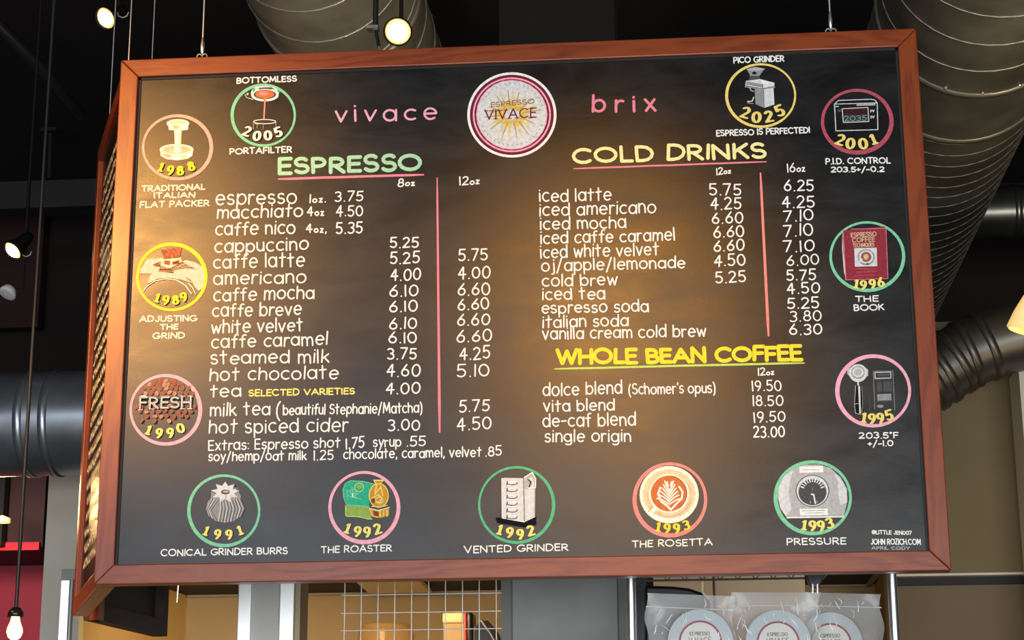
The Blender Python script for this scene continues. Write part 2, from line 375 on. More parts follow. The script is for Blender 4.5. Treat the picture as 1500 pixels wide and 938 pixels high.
def duct_along_y(pl, pr, R):
    a0, a1 = ang_xz(*pl), ang_xz(*pr); mid = (a0+a1)/2; D = R/math.sin(abs(a1-a0)/2)
    return CAM.x + D*math.sin(mid), CAM.z + D*math.cos(mid)
dx, dz = duct_along_y((362, 2), (628, 10), .36)
spiral_duct('ceiling_duct', 'round galvanised spiral duct overhead, above the left half of the menu board', [(dx, .3, dz), (dx, 6.5, dz)], .36, .30, .004, 'galvanised', joints=(1.9,))
q = P(550, 38, 2.6)
t = thing('duct_hanger', 'dark vertical hanger rod with clamp beside the overhead duct', 'hanger', (q.x, 1.2, 4.3))
qa, qb = P(551, -30, .9), P(550, 42, .9); qc = P(555, 68, .9)
m = MB(); m.tube([qa, qb], .010, 'black_metal'); m.tube([qb, qc], .006, 'black_metal'); m.build('rod', t, smooth=True)
m = MB(); m.box((qb.x-.03, qb.y-.02, qb.z-.006), (qb.x+.012, qb.y+.02, qb.z+.006), 'seam_metal'); m.lathe([(.013, -.01), (.013, .01)], qb, (0, 0, 1), 'seam_metal', 10); m.build('clamp', t)
m = MB(); m.tube([qc, qc-Vector((-.006, 0, .03))], .005, 'seam_metal'); m.build('hook', t)
dx2, dz2 = duct_along_y((1272, 40), (1500, 195), .42)
def y_at(px, py):       # y where the pixel's ray meets the big duct's underside line
    d = ray(px, py); k = (dz2-.42-CAM.z)/d.z; return CAM.y+d.y*k
yj1 = y_at(1445, 140); yj2 = y_at(1430, 207)
YS = -1.2
spiral_duct('ceiling_duct', 'largest galvanised spiral duct, overhead right of the menu board', [(dx2, YS, dz2), (dx2, 8.4, dz2)], .42, .24, .004, 'galvanised', joints=(yj1-YS, yj2-YS), zones=[(0, yj1-YS, .27, .004, 'seam_metal'), (yj2-YS, 9.5, .15, .003, 'faint_seam')],
            rivets=[(yj1-YS-.03, PI*.62+PI*.0), (yj1-YS-.03, PI*.5), (yj1-YS-.03, PI*.38)])
q0 = P(1460, 274, 5.9); q1 = P(1460, 350, 5.9); zc = (q0.z+q1.z)/2; R3 = (q0.z-q1.z)/2
xe = P(1486, 310, 5.9).x
spiral_duct('wall_duct', 'small shiny horizontal duct running right from behind the largest duct', [(P(1330, 300, 5.9).x, 5.9, zc), (5.5, 5.9, zc)], R3, 0, 0, 'duct_dim', joints=(xe-P(1330, 300, 5.9).x, xe+.09-P(1330, 300, 5.9).x))
e0 = [P(1300, 590, 3.0), P(1375, 545, 3.0), P(1410, 522, 3.0), P(1450, 505, 3.0), P(1500, 492, 3.0), P(1600, 480, 3.0)]
spiral_duct('wall_duct', 'dark ribbed duct elbow above the beige wall, right of the menu board', e0, .15, 0, 0, 'duct_dark', joints=(.15, .21, .27, .345, .41, .5))
q0 = P(50, 541, 2.7); q1 = P(50, 689, 2.7); zc = (q0.z+q1.z)/2; R4 = (q0.z-q1.z)/2*1.02
xa = P(-80, 600, 2.7).x; xb = P(160, 600, 2.7).x
spiral_duct('wall_duct', 'dark steel horizontal duct at left, crossing the beige column', [(xa, 2.8, zc), (xb, 2.8, zc)], R4, 0, 0, 'galvanised_dark', joints=(P(40, 600, 2.7).x-xa, P(76, 600, 2.7).x-xa), rivets=[(P(36, 600, 2.7).x-xa, PI*.75)])
# ------------------------------------------------------------------ menu board
BW, BH, ZC = 2.4, 1.603493, 3.0
ZB, ZT = ZC-BH/2, ZC+BH/2
FR = .056; PY = .016
board = thing('menu_board', 'large hanging chalkboard menu in a reddish wooden frame, facing the camera', 'menu board', (0, 0, ZB))
m = MB(); m.box((-BW/2+.03, PY, ZB+.03), (BW/2-.03, PY+.012, ZT-.03), 'chalkboard'); m.build('chalkboard_panel', board)
def rail4(name, pts, matn, lab=None):
    m = MB(); m.prism(pts, (0, .05, 0), matn); m.build(name, board, bevel=.003, label=lab)
x0, x1, z0, z1 = -BW/2, BW/2, ZB, ZT
X0, X1, Z0, Z1 = x0+FR, x1-FR, z0+FR, z1-FR
g = .0006
rail4('frame_rail', [(x0+g, 0, z1), (x1-g, 0, z1), (X1-g, 0, Z1), (X0+g, 0, Z1)], 'wood_h')
rail4('frame_rail', [(x0+g, 0, z0), (X0+g, 0, Z0), (X1-g, 0, Z0), (x1-g, 0, z0)], 'wood_h')
rail4('frame_stile', [(x0, 0, z0+g), (x0, 0, z1-g), (X0, 0, Z1-g), (X0, 0, Z0+g)], 'wood_v')
rail4('frame_stile', [(x1, 0, z0+g), (X1, 0, Z0+g), (X1, 0, Z1-g), (x1, 0, z1-g)], 'wood_v')
# dark rebate lip between the frame and the panel
m = MB()
for a, b_ in (((X0, PY-.004, Z0), (X0+.007, PY, Z1)), ((X1-.007, PY-.004, Z0), (X1, PY, Z1)), ((X0, PY-.004, Z1-.007), (X1, PY, Z1))): m.box(a, b_, 'black_gap')
m.build('rebate_lip', board)
m = MB(); q = P(293.5, 840.5, 0); m.box((q.x-.011, -.0008, q.z-.012), (q.x+.011, .001, q.z+.012), 'plug_wood'); m.build('wood_plug', board)
def eye_hook(q, root_parent):
    m = MB(); r = .010
    for s in (-1, 1):
        m.tube([q+Vector((s*.008+math.cos(2*PI*k/10)*r*.8, 0, .009+math.sin(2*PI*k/10)*r)) for k in range(10)], .0026, 'seam_metal', 6, closed=True)
    m.build('screw_eye', root_parent, smooth=True)
for px_, py_ in ((296, 82), (1217, 45)):
    q = P(px_, py_, .025); q.z = ZT+.001; eye_hook(q, board)
    t = thing('hanging_wire', 'steel hanging wire above the %s of the menu board' % ('left part' if px_ < 600 else 'right part'), 'wire', q+Vector((0, 0, .02)), None)
    m = MB(); m.tube([q+Vector((0, 0, .05)), Vector((q.x, q.y, 6.2))], .0024, 'wire_steel', 6); m.build('wire', t)
    m = MB(); m.lathe([(.002, 0), (.006, .006), (.0065, .03), (.003, .055)], q+Vector((0, 0, .018)), (0, 0, 1), 'chrome', 10); m.build('snap_hook', t, smooth=True)
# ---- lettering: a single-stroke hand-lettered alphabet
def arc(cx, cy, rx, ry, a0, a1, n=None):
    n = n or max(3, int(abs(a1-a0)/26))
    return [(cx+rx*math.cos(math.radians(a0+(a1-a0)*i/n)), cy+ry*math.sin(math.radians(a0+(a1-a0)*i/n))) for i in range(n+1)]
XH = .70; h2 = XH/2
def ell(cx, cy, rx, ry): return arc(cx, cy, rx, ry, 90, 450, 14)
def S_(w, h, top=1.0):
    return arc(w/2, h*.745, w*.46, h*.255, 35, 250) + arc(w/2, h*.26, w*.5, h*.26, 85, -150)
G = {
'a': (.58, [ell(.28, h2, .28, h2), [(.57, XH), (.57, 0)]]),
'b': (.58, [[(.02, 1), (.02, 0)], ell(.3, h2, .28, h2)]),
'c': (.5, [arc(.3, h2, .3, h2, 52, 308)]),
'd': (.58, [ell(.28, h2, .28, h2), [(.57, 1.02), (.57, 0)]]),
'e': (.58, [[(.03, h2*1.02), (.57, h2*1.06)]+arc(.3, h2, .28, h2, 8, 312)]),
'f': (.4, [arc(.36, .8, .17, .2, 60, 180)+[(.19, 0)], [(0, .62), (.38, .64)]]),
'g': (.58, [ell(.28, h2, .28, h2), [(.57, XH), (.57, -.1)]+arc(.31, -.1, .26, .2, 0, -140)]),
'h': (.52, [[(.02, 1), (.02, 0)], arc(.27, .4, .24, .3, 170, 0)+[(.51, 0)]]),
'i': (.06, [[(.03, XH), (.03, 0)], [(.03, .95), (.035, .96)]]),
'j': (.22, [[(.2, XH), (.2, -.12)]+arc(.06, -.12, .14, .16, 0, -110), [(.2, .95), (.205, .96)]]),
'k': (.48, [[(.02, 1), (.02, 0)], [(.42, .66), (.04, .28)], [(.16, .40), (.48, 0)]]),
'l': (.06, [[(.03, 1.04), (.03, 0)]]),
'm': (.8, [[(.02, XH), (.02, 0)], arc(.21, .42, .18, .27, 170, 0)+[(.39, 0)], arc(.59, .42, .19, .27, 170, 0)+[(.79, 0)]]),
'n': (.5, [[(.02, XH), (.02, 0)], arc(.26, .4, .23, .3, 170, 0)+[(.49, 0)]]),
'o': (.6, [ell(.3, h2, .3, h2)]),
'p': (.58, [[(.02, XH), (.02, -.34)], ell(.3, h2, .28, h2)]),
'q': (.58, [ell(.28, h2, .28, h2), [(.57, XH), (.57, -.34)]]),
'r': (.34, [[(.02, XH), (.02, 0)], arc(.25, .38, .23, .31, 170, 62)]),
's': (.42, [S_(.42, XH)]),
't': (.44, [[(.2, 1), (.21, 0)], [(0, .66), (.43, .70)]]),
'u': (.5, [[(.02, XH), (.02, .28)]+arc(.25, .26, .23, .26, 180, 360)+[(.48, XH)], [(.48, XH), (.49, 0)]]),
'v': (.5, [[(0, XH), (.25, 0), (.5, XH)]]),
'w': (.72, [[(0, XH), (.18, 0), (.36, XH*.85), (.54, 0), (.72, XH)]]),
'x': (.46, [[(0, XH), (.46, 0)], [(.44, XH), (.02, 0)]]),
'y': (.5, [[(0, XH), (.26, .05)], [(.5, XH), (.12, -.34)]]),
'z': (.44, [[(.02, XH), (.42, XH), (0, 0), (.44, 0)]]),
'A': (.78, [[(0, 0), (.4, 1), (.78, 0)], [(.15, .34), (.64, .34)]]),
'B': (.56, [[(.02, 0), (.02, 1)]+arc(.26, .76, .24, .24, 90, -90)+[(.02, .52)], [(.02, .52)]+arc(.28, .26, .28, .26, 90, -90)+[(.02, 0)]]),
'C': (.74, [arc(.42, .5, .42, .5, 48, 312)]),
'D': (.68, [[(.02, 0), (.02, 1), (.22, 1)]+arc(.24, .5, .44, .5, 90, -90)+[(.02, 0)]]),
'E': (.5, [[(.5, 1), (.02, 1), (.02, 0), (.5, 0)], [(.02, .52), (.44, .52)]]),
'F': (.48, [[(.48, 1), (.02, 1), (.02, 0)], [(.02, .5), (.42, .5)]]),
'G': (.78, [arc(.42, .5, .42, .5, 50, 340)+[(.8, .42), (.5, .42)]]),
'H': (.64, [[(.02, 1), (.02, 0)], [(.62, 1), (.62, 0)], [(.02, .5), (.62, .5)]]),
'I': (.06, [[(.03, 1), (.03, 0)]]),
'J': (.44, [[(.42, 1), (.42, .25)]+arc(.22, .25, .2, .25, 0, -165)]),
'K': (.58, [[(.02, 1), (.02, 0)], [(.54, 1), (.04, .46)], [(.18, .6), (.58, 0)]]),
'L': (.46, [[(.02, 1), (.02, 0), (.46, 0)]]),
'M': (.84, [[(.02, 0), (.1, 1), (.42, .2), (.74, 1), (.82, 0)]]),
'N': (.66, [[(.02, 0), (.02, 1), (.64, 0), (.64, 1)]]),
'O': (.88, [ell(.44, .5, .44, .5)]),
'P': (.54, [[(.02, 0), (.02, 1), (.2, 1)]+arc(.26, .72, .27, .28, 90, -90)+[(.02, .44)]]),
'Q': (.88, [ell(.44, .5, .44, .5), [(.55, .25), (.85, -.05)]]),
'R': (.58, [[(.02, 0), (.02, 1), (.2, 1)]+arc(.26, .74, .27, .26, 90, -90)+[(.02, .48)], [(.2, .48), (.58, 0)]]),
'S': (.54, [S_(.54, 1)]),
'T': (.62, [[(0, 1), (.62, 1)], [(.31, 1), (.31, 0)]]),
'U': (.62, [[(.02, 1), (.02, .32)]+arc(.31, .3, .29, .3, 180, 360)+[(.6, 1)]]),
'V': (.72, [[(0, 1), (.36, 0), (.72, 1)]]),
'W': (1.0, [[(0, 1), (.26, 0), (.5, .9), (.74, 0), (1.0, 1)]]),
'Y': (.62, [[(0, 1), (.31, .5), (.62, 1)], [(.31, .5), (.31, 0)]]),
'Z': (.56, [[(.02, 1), (.54, 1), (0, 0), (.56, 0)]]),
'0': (.60, [ell(.3, .5, .3, .5)]),
'1': (.06, [[(.03, 1), (.03, 0)]]),
'2': (.54, [arc(.26, .74, .25, .26, 155, -35)+[(0, .0), (.54, .02)]]),
'3': (.5, [arc(.22, .76, .25, .24, 140, -80)+arc(.22, .27, .28, .27, 85, -140)]),
'4': (.56, [[(.36, .0), (.40, 1.0)], [(.36, 1.0), (0, .36), (.56, .38)]]),
'5': (.52, [[(.5, 1), (.08, 1), (.04, .54)]+arc(.23, .31, .28, .31, 118, -140)]),
'6': (.56, [[(.42, 1), (.12, .56)]+arc(.28, .29, .26, .29, 150, 510, 13)]),
'7': (.52, [[(0, 1), (.52, 1), (.14, 0)]]),
'8': (.52, [ell(.26, .76, .2, .24), ell(.26, .27, .26, .27)]),
'9': (.54, [ell(.26, .7, .25, .29), [(.51, .74), (.46, .35), (.22, 0)]]),
'.': (.08, [[(.04, .0), (.045, .01)]]), ',': (.1, [[(.07, .05), (.02, -.16)]]),
'/': (.42, [[(.42, 1.1), (0, -.2)]]), '(': (.22, [arc(.3, .4, .3, .72, 115, 245)]), ')': (.22, [arc(-.08, .4, .3, .72, 65, -65)]),
"'": (.06, [[(.04, 1.02), (.02, .82)]]), ':': (.08, [[(.04, .06), (.045, .07)], [(.04, .56), (.045, .57)]]),
'!': (.06, [[(.03, 1.02), (.03, .26)], [(.03, 0), (.035, .01)]]), '-': (.36, [[(0, .4), (.36, .42)]]),
'+': (.4, [[(0, .42), (.4, .44)], [(.2, .22), (.2, .66)]]), '@': (.8, [arc(.4, .5, .4, .5, -60, 270, 14), ell(.42, .5, .16, .22), [(.58, .7), (.6, .3), (.78, .35)]]),
'*': (.16, [ell(.08, .92, .08, .09)]), '_': (.4, [[(0, 0), (.4, 0)]]),
}
LAYER = [0]
def BP(px, py):
    p = P(px, py, PY-.001); return (p.x, p.z)
STK = [0]
def stroke(mb, pts, a, b, matn, y, discs=8):
    """one brush stroke: a ribbon with round ends; sharp corners split it; every stroke lies a hair above the last"""
    P2 = [pts[0]]
    for p in pts[1:]:
        if math.hypot(p[0]-P2[-1][0], p[1]-P2[-1][1]) > 1e-6: P2.append(p)
    if len(P2) == 1: P2.append((P2[0][0]+1e-5, P2[0][1]))
    runs = [[P2[0]]]
    for i in range(1, len(P2)):
        runs[-1].append(P2[i])
        if i < len(P2)-1:
            ax, az = P2[i][0]-P2[i-1][0], P2[i][1]-P2[i-1][1]; bx, bz = P2[i+1][0]-P2[i][0], P2[i+1][1]-P2[i][1]
            if (ax*bx+az*bz)/(math.hypot(ax, az)*math.hypot(bx, bz)) < .55: runs.append([P2[i]])
    for q in runs:
        STK[0] = (STK[0]+1) % 3; yy = y-STK[0]*.000013; n = len(q); L = []; R = []; ang = []
        closed = n > 4 and math.hypot(q[0][0]-q[-1][0], q[0][1]-q[-1][1]) < 1e-6
        for i in range(n):
            if closed and i in (0, n-1): tx, tz = q[1][0]-q[-2][0], q[1][1]-q[-2][1]
            else: tx, tz = q[min(i+1, n-1)][0]-q[max(i-1, 0)][0], q[min(i+1, n-1)][1]-q[max(i-1, 0)][1]
            l = math.hypot(tx, tz) or 1; nx, nz = -tz/l, tx/l; k = math.sqrt(a*a*nx*nx+b*b*nz*nz); sx, sz = a*a*nx/k, b*b*nz/k
            L.append((q[i][0]+sx, yy-i*5e-7, q[i][1]+sz)); R.append((q[i][0]-sx, yy-i*5e-7, q[i][1]-sz)); ang.append(math.atan2(sz/b, sx/a))
        vs = []; fs = []; vs = L+R
        fs = [(i, n+i, n+i+1, i+1) for i in range(n-1)]
        if not closed:
            for e, d in ((0, 1), (n-1, -1)):
                base = len(vs); th = ang[e]
                for j in range(1, 5):
                    t_ = th+d*PI*j/5; vs.append((q[e][0]+a*math.cos(t_), yy-e*5e-7, q[e][1]+b*math.sin(t_)))
                fs.append([e]+list(range(base, base+4))+[n+e])
        mb.add(vs, fs, matn)
def text_into(mb, s, x0, y0, x1, y1, h, matn, wpx, y, nib=1.0, gap=.2, jit=1, small=None, split=None, flush=None):
    s_units = []; u = 0; word = 0; last = 0
    for ch in s:
        if ch == ' ': u += .42; word += 1; continue
        sc = .62 if small and ch in small else 1
        wd, st = G[ch]; s_units.append((u, wd, st, word, sc)); u += wd*sc + gap
    W = u-gap
    O = BP(x0, y0); E = BP(x1, y1); H = BP(x0, y0-h); hh = H[1]-O[1]; px = hh/h
    a = wpx*px/2*(.78 if wpx < 3 else .9); b = a*nib
    L = E[0]-O[0]-2*a; 
    for (u, wd, st, wi, sc) in s_units:
        if flush and wi != last: flush(mb)
        last = wi
        ca = random.uniform(-.045, .045)*jit; dy = random.uniform(-.035, .035)*jit; sy = 1+random.uniform(-.07, .05)*jit
        for line in st:
            pts = []
            for (gx, gy) in line:
                gx, gy = gx*sc, gy*sc
                X = (u+gx+gy*ca)/W
                pts.append((O[0]+a+X*L, O[1]+(E[1]-O[1])*X + a*.8 + (gy*sy+dy)*(hh-1.6*a)))
            stroke(mb, pts, a, b, matn, y)
        if split:
            mb.build('letter', board, label='letter of the '+split[1]); mb.__init__()
def T(s, x0, y0, x1, y1, h, matn='white', w=2.6, parent=None, label=None, name='lettering', **k):
    if label and h > 20: k['split'] = (matn, label)
    def fl(q): q.build(name, parent or board, label=label); q.__init__()     # each word is a part
    mb = MB(); text_into(mb, s, x0, y0, x1, y1, h, matn, w, PY-.0008, flush=None if 'split' in k else fl, **k)
    if mb.v: return mb.build(name, parent or board, label=label)
def LN(x0, y0, x1, y1, w, matn, name='ruled_line', w2=None, lab=None):
    mb = MB(); A = BP(x0, y0); B = BP(x1, y1); n = 10; s = 2.4/1190
    pts = [(A[0]+(B[0]-A[0])*i/n, A[1]+(B[1]-A[1])*i/n+random.uniform(-1, 1)*.0004) for i in range(n+1)]
    w2 = w2 or w
    dx_, dz_ = B[0]-A[0], B[1]-A[1]; l_ = math.hypot(dx_, dz_); vs = []
    for i in range(n+1):
        r = (w+(w2-w)*i/n)*s/2*(.6 if i in (0, n) else 1)
        for sg in (1, -1): vs.append((pts[i][0]-sg*dz_/l_*r, PY-.0006, pts[i][1]+sg*dx_/l_*r))
    mb.add(vs, [(2*i, 2*i+2, 2*i+3, 2*i+1) for i in range(n)], matn)
    mb.build(name, board, label=lab)
T('ESPRESSO', 406, 256, 619, 250.6, 25.5, 'sage', 6, label='green chalk heading of the left column')
LN(407, 262.3, 621, 255.8, 3.6, 'pink', lab='pink underline below the green heading')
LN(640.3, 260, 644, 634, 2.6, 'pink', w2=4, lab='pink divider between the prices at left')
LN(840, 247.2, 1123, 236.8, 2.6, 'pink', lab='pink underline below the yellow heading at right'); LN(1114, 253, 1125.8, 493, 3.4, 'coral', w2=4, lab='coral divider between the prices at right')
LN(812, 540.6, 1178.6, 531.8, 3, 'lime', lab='green underline below the whole bean heading')
T('COLD DRINKS', 837.8, 240, 1124, 232, 24, 'amber', 5.2, label='pale yellow heading of the upper right column')
T('WHOLE BEAN COFFEE', 813.8, 535.4, 1177, 528.6, 23.5, 'brightyellow', 6, label='bright yellow heading of the lower right column', gap=.16)
T('vivace', 490, 179, 641, 176, 24, 'lightpink', 3.4, gap=.4, label='pink lowercase word left of the round emblem')
T('brix', 866, 165.5, 962, 163, 26, 'pink', 4.2, gap=.52, label='pink lowercase word right of the round emblem')
OZ = 'oz'
T('8oz', 582, 274.5, 608, 272, 12, small=OZ, w=2.4); T('12oz', 672.5, 272, 702.6, 270, 13, small=OZ, w=2.4)
T('12oz', 1049, 257, 1071, 254, 10.5, small=OZ, w=2.2); T('16oz', 1153, 253.4, 1180, 251, 13, small=OZ, w=2.2); T('12oz', 1110, 551, 1134.4, 549.4, 11.5, small=OZ, w=2.2)
ITEMS = [
('espresso', 315, 300.6, 435, 298.8, 22), ('1oz.', 452.7, 297.5, 478, 296.5, 13), ('3.75', 490, 296, 532, 294.5, 15),
('macchiato', 317, 321, 444, 318, 20), ('4oz', 449.6, 317, 475, 316, 14), ('4.50', 492, 317.5, 532, 316.5, 16),
('caffe nico', 314.7, 345.7, 433, 343, 21), ('4oz,', 448, 341, 479, 341, 14), ('5.35', 491.6, 342.6, 531.5, 342, 17),
('cappuccino', 313.7, 370.8, 452, 366.5, 20), ('5.25', 571, 364, 613.7, 362.5, 16.5),
('caffe latte', 312, 393.8, 446.5, 391.4, 21), ('5.25', 571, 387.7, 615, 385.5, 18), ('5.75', 671, 383, 715, 381.6, 18),
('americano', 312, 417.7, 448.7, 414.7, 20), ('4.00', 572, 411.6, 616.7, 410.7, 18), ('4.00', 671, 409.5, 718.6, 408, 18),
('caffe mocha', 312, 441.8, 460.8, 437.6, 20), ('6.10', 569.6, 435, 612.8, 434.4, 17), ('6.60', 669.8, 433.8, 718.4, 432, 18),
('caffe breve', 310.4, 464.8, 442, 462, 20), ('6.10', 569.6, 457.8, 612, 456.8, 17), ('6.60', 670, 455, 717, 453.6, 17.5),
('white velvet', 309, 489.4, 444, 485.6, 20), ('6.10', 569.6, 483, 611, 481.4, 17), ('6.60', 669, 478, 718, 476, 18),
('caffe caramel', 309, 511, 480, 505.8, 20), ('6.10', 568.6, 503.8, 611, 502.6, 17), ('6.60', 668, 502, 721, 500, 18),
('steamed milk', 308, 534, 482.6, 532, 20), ('3.75', 567, 527, 610.6, 526.6, 17), ('4.25', 673, 528.8, 718.4, 525.6, 19),
('hot chocolate', 306, 558.6, 496, 555.4, 20), ('4.60', 565.8, 552.8, 616, 551.8, 18), ('5.10', 668.8, 552.8, 717.4, 551, 19),
('tea', 307, 583, 353.6, 581, 19), ('4.00', 564.8, 578.4, 616, 576.8, 18),
('milk tea', 307, 611, 396, 608, 20), ('(', 404, 612, 412, 612, 22), ('beautiful Stephanie/Matcha)', 414, 608.8, 619, 605, 16), ('5.75', 672, 604.6, 717.4, 603, 18),
('hot spiced cider', 305, 636, 510.4, 632.8, 21), ('3.00', 568, 631.8, 615.4, 631, 17), ('4.50', 669.4, 631.8, 720.6, 628, 19),
('Extras: Espresso shot', 304.6, 660.6, 498.6, 656, 16), ('1.75', 506, 658.5, 534, 656, 17), ('syrup', 546, 655, 588, 655, 15), ('.55', 595, 655, 624, 654, 15),
('soy/hemp/oat milk', 304.6, 676, 449.6, 674.4, 14.5), ('1.25', 459, 675, 489, 674, 15), ('chocolate, caramel, velvet', 502.4, 673, 705.6, 669.6, 15), ('.85', 710.4, 669, 735.4, 668, 15),
('iced latte', 789.4, 296.6, 896, 293.8, 19.5), ('iced americano', 789.4, 317.4, 961.6, 312, 19.5), ('iced mocha', 790.4, 337.6, 917.8, 334.4, 19), ('iced caffe caramel', 791, 357.8, 989.4, 353, 19),
('iced white velvet', 791, 378.6, 965.8, 374.4, 19), ('oj/apple/lemonade', 792.6, 398.4, 1004.8, 393, 18), ('cold brew', 793.6, 420.8, 905, 418, 18), ('iced tea', 793.6, 440, 887, 439, 18.5),
('espresso soda', 792.6, 459.8, 951, 457, 18), ('italian soda', 794, 480.6, 921, 478.4, 18), ('vanilla cream cold brew', 794, 498.2, 1035, 493.5, 18.5),
('5.75', 1039, 287, 1086.4, 285.8, 18), ('4.25', 1040.6, 308, 1086.4, 307, 18), ('6.60', 1042.6, 328, 1089, 327, 17), ('6.60', 1044.8, 348.8, 1090.6, 347, 17), ('6.60', 1044.8, 369, 1091, 367.4, 17.5), ('4.50', 1045.8, 391, 1092.8, 389, 18), ('5.25', 1048, 415.4, 1093.4, 413.8, 18),
('6.25', 1147.8, 280.6, 1192.6, 280, 16.5), ('4.25', 1145.6, 305, 1194, 304, 18), ('7.10', 1147.8, 325.8, 1192.6, 323, 17), ('7.10', 1147.8, 347.5, 1192, 345, 18), ('7.10', 1147.8, 370, 1193.6, 368, 18), ('6.00', 1152, 390.4, 1200.6, 387, 16), ('5.75', 1152, 411.4, 1195.8, 410.6, 17), ('4.50', 1153, 432, 1201.6, 429.4, 17), ('5.25', 1153, 452.8, 1200.6, 452, 17), ('3.80', 1156.8, 472, 1204, 470.4, 16), ('6.30', 1156, 491.5, 1204.8, 489.6, 17),
('dolce blend', 794.6, 580.8, 912, 577.6, 20), ('(Schomer\'s opus)', 920.6, 578.6, 1048.6, 576, 16), ('vita blend', 795.8, 603.8, 900.8, 601.6, 18), ('de-caf blend', 794.6, 626, 931.8, 624, 20), ('single origin', 797.4, 648.6, 924.8, 647.4, 18.5),
('19.50', 1101.4, 573.8, 1145.6, 572.8, 16), ('18.50', 1102.4, 595.8, 1147.8, 595, 16), ('19.50', 1104, 619.8, 1151, 618, 16), ('23.00', 1103.4, 642, 1150.4, 640.6, 17)]
for it in ITEMS:
    sm = 'oz' if 'oz' in it[0] and it[0][0] in '14' else None
    w_ = 2.7 if it[5] > 16.2 else 2.4
    T(*it, matn='white', w=w_, small=sm, gap=.24 if it[0][0] in '0123456789' and len(it[0]) < 6 else .2)
T('SELECTED VARIETIES', 363.8, 581, 520, 577.8, 10, 'yellow', 2.5, label='small yellow lettering after the word tea')
T('@LITTLE JEN007', 1277, 783, 1336, 784, 6, w=1.5); T('JOHN ROZICH.COM', 1275.5, 798, 1349.5, 798.5, 9, w=1.7); T('APRIL CODY', 1276.5, 805.5, 1333, 806, 5, 'midgrey', 1.3)
# ---- the year badges
class Badge:
    def __init__(s, what, x0, y0, sc, cx, cy, rx, ry, colr, w, caps, year, yh, ycol='yellow'):
        s.o, s.sc = (x0, y0), sc
        mb = MB(); n = 56; px = 2.4/1190
        pts = [BP(cx+(rx-w/2)*math.cos(2*PI*k/n), cy+(ry-w/2)*math.sin(2*PI*k/n)) for k in range(n+1)]
        ph = random.uniform(0, 6)
        cb = BP(cx, cy); vs = []
        for k in range(n):
            r = w*px/2*(1+.22*math.sin(2*PI*k/n+ph)); dx_, dz_ = pts[k][0]-cb[0], pts[k][1]-cb[1]; l_ = math.hypot(dx_, dz_)
            for sg in (1, -1): vs.append((pts[k][0]+sg*dx_/l_*r, PY-.0012, pts[k][1]+sg*dz_/l_*r))
        mb.add(vs, [(2*k, 2*((k+1) % n), 2*((k+1) % n)+1, 2*k+1) for k in range(n)], colr)
        s.ring = mb.build('badge_ring', board, label=what)
        s.c = BP(cx, cy); s.mb = MB(); s.lay = 0
        yb = MB()
        for ch, x, y in year:
            s.digit(yb, ch, x, y, yh, ycol)
        s.year = yb.build('year_lettering', s.ring)
        for cp in caps:
            T(*cp[:6], matn=cp[6] if len(cp) > 6 else 'white', w=2.2, parent=s.ring, name='caption', jit=.8)
    def b(s, x, y): return BP(s.o[0]+x*s.sc, s.o[1]+y*s.sc)
    def digit(s, mb, ch, x, y, h, col):
        c = s.b(x, y); hh = h*s.sc*2.4/1190*1.0; d = Vector((s.c[0]-c[0], s.c[1]-c[1])).normalized(); d = (d+Vector((0, .9))).normalized()
        r = Vector((d.y, -d.x)); wd, st = G[ch]
        if ch == '1': wd = .3; st = [[(.05, .82), (.18, .95), (.18, .05)], [(.02, .03), (.34, .03)]]
        a, b = hh*.145, hh*.075
        for line in st:
            pts = []
            for gx, gy in line:
                u, v = (gx-wd/2)*hh*.92, (gy-.5)*hh*.88
                pts.append((c[0]+r.x*u+d.x*v, c[1]+r.y*u+d.y*v))
            stroke(mb, pts, a, b, col, PY-.0055)
    def y(s): s.lay += 1; return PY-.0014-s.lay*.00005
    def fill(s, pts, col): 
        y = s.y(); s.mb.face([(q[0], y, q[1]) for q in (s.b(*p) for p in pts)], col)
    def oval(s, cx, cy, rx, ry, col, n=24, a0=0, rot=0):
        cr, sr = math.cos(rot), math.sin(rot)
        s.fill([(cx+rx*math.cos(2*PI*k/n)*cr-ry*math.sin(2*PI*k/n)*sr, cy+rx*math.cos(2*PI*k/n)*sr+ry*math.sin(2*PI*k/n)*cr) for k in range(n)], col)
    def line(s, pts, col, w=8):
        r = w*s.sc*2.4/1190/2; stroke(s.mb, [s.b(*p) for p in pts], r, r, col, s.y(), 6)
    def ring_(s, cx, cy, rx, ry, col, w=8, a0=0, a1=360):
        n = max(6, int(abs(a1-a0)/15)); s.line([(cx+rx*math.cos(math.radians(a0+(a1-a0)*i/n)), cy+ry*math.sin(math.radians(a0+(a1-a0)*i/n))) for i in range(n+1)], col, w)
    def text(s, t, x0, y0, x1, y1, h, col, w):
        o = s.o; text_into(s.mb, t, o[0]+x0*s.sc, o[1]+y0*s.sc, o[0]+x1*s.sc, o[1]+y1*s.sc, h*s.sc, col, w*s.sc, s.y(), jit=.5)
    def done(s): s.mb.build('drawing', s.ring)
k = .1279
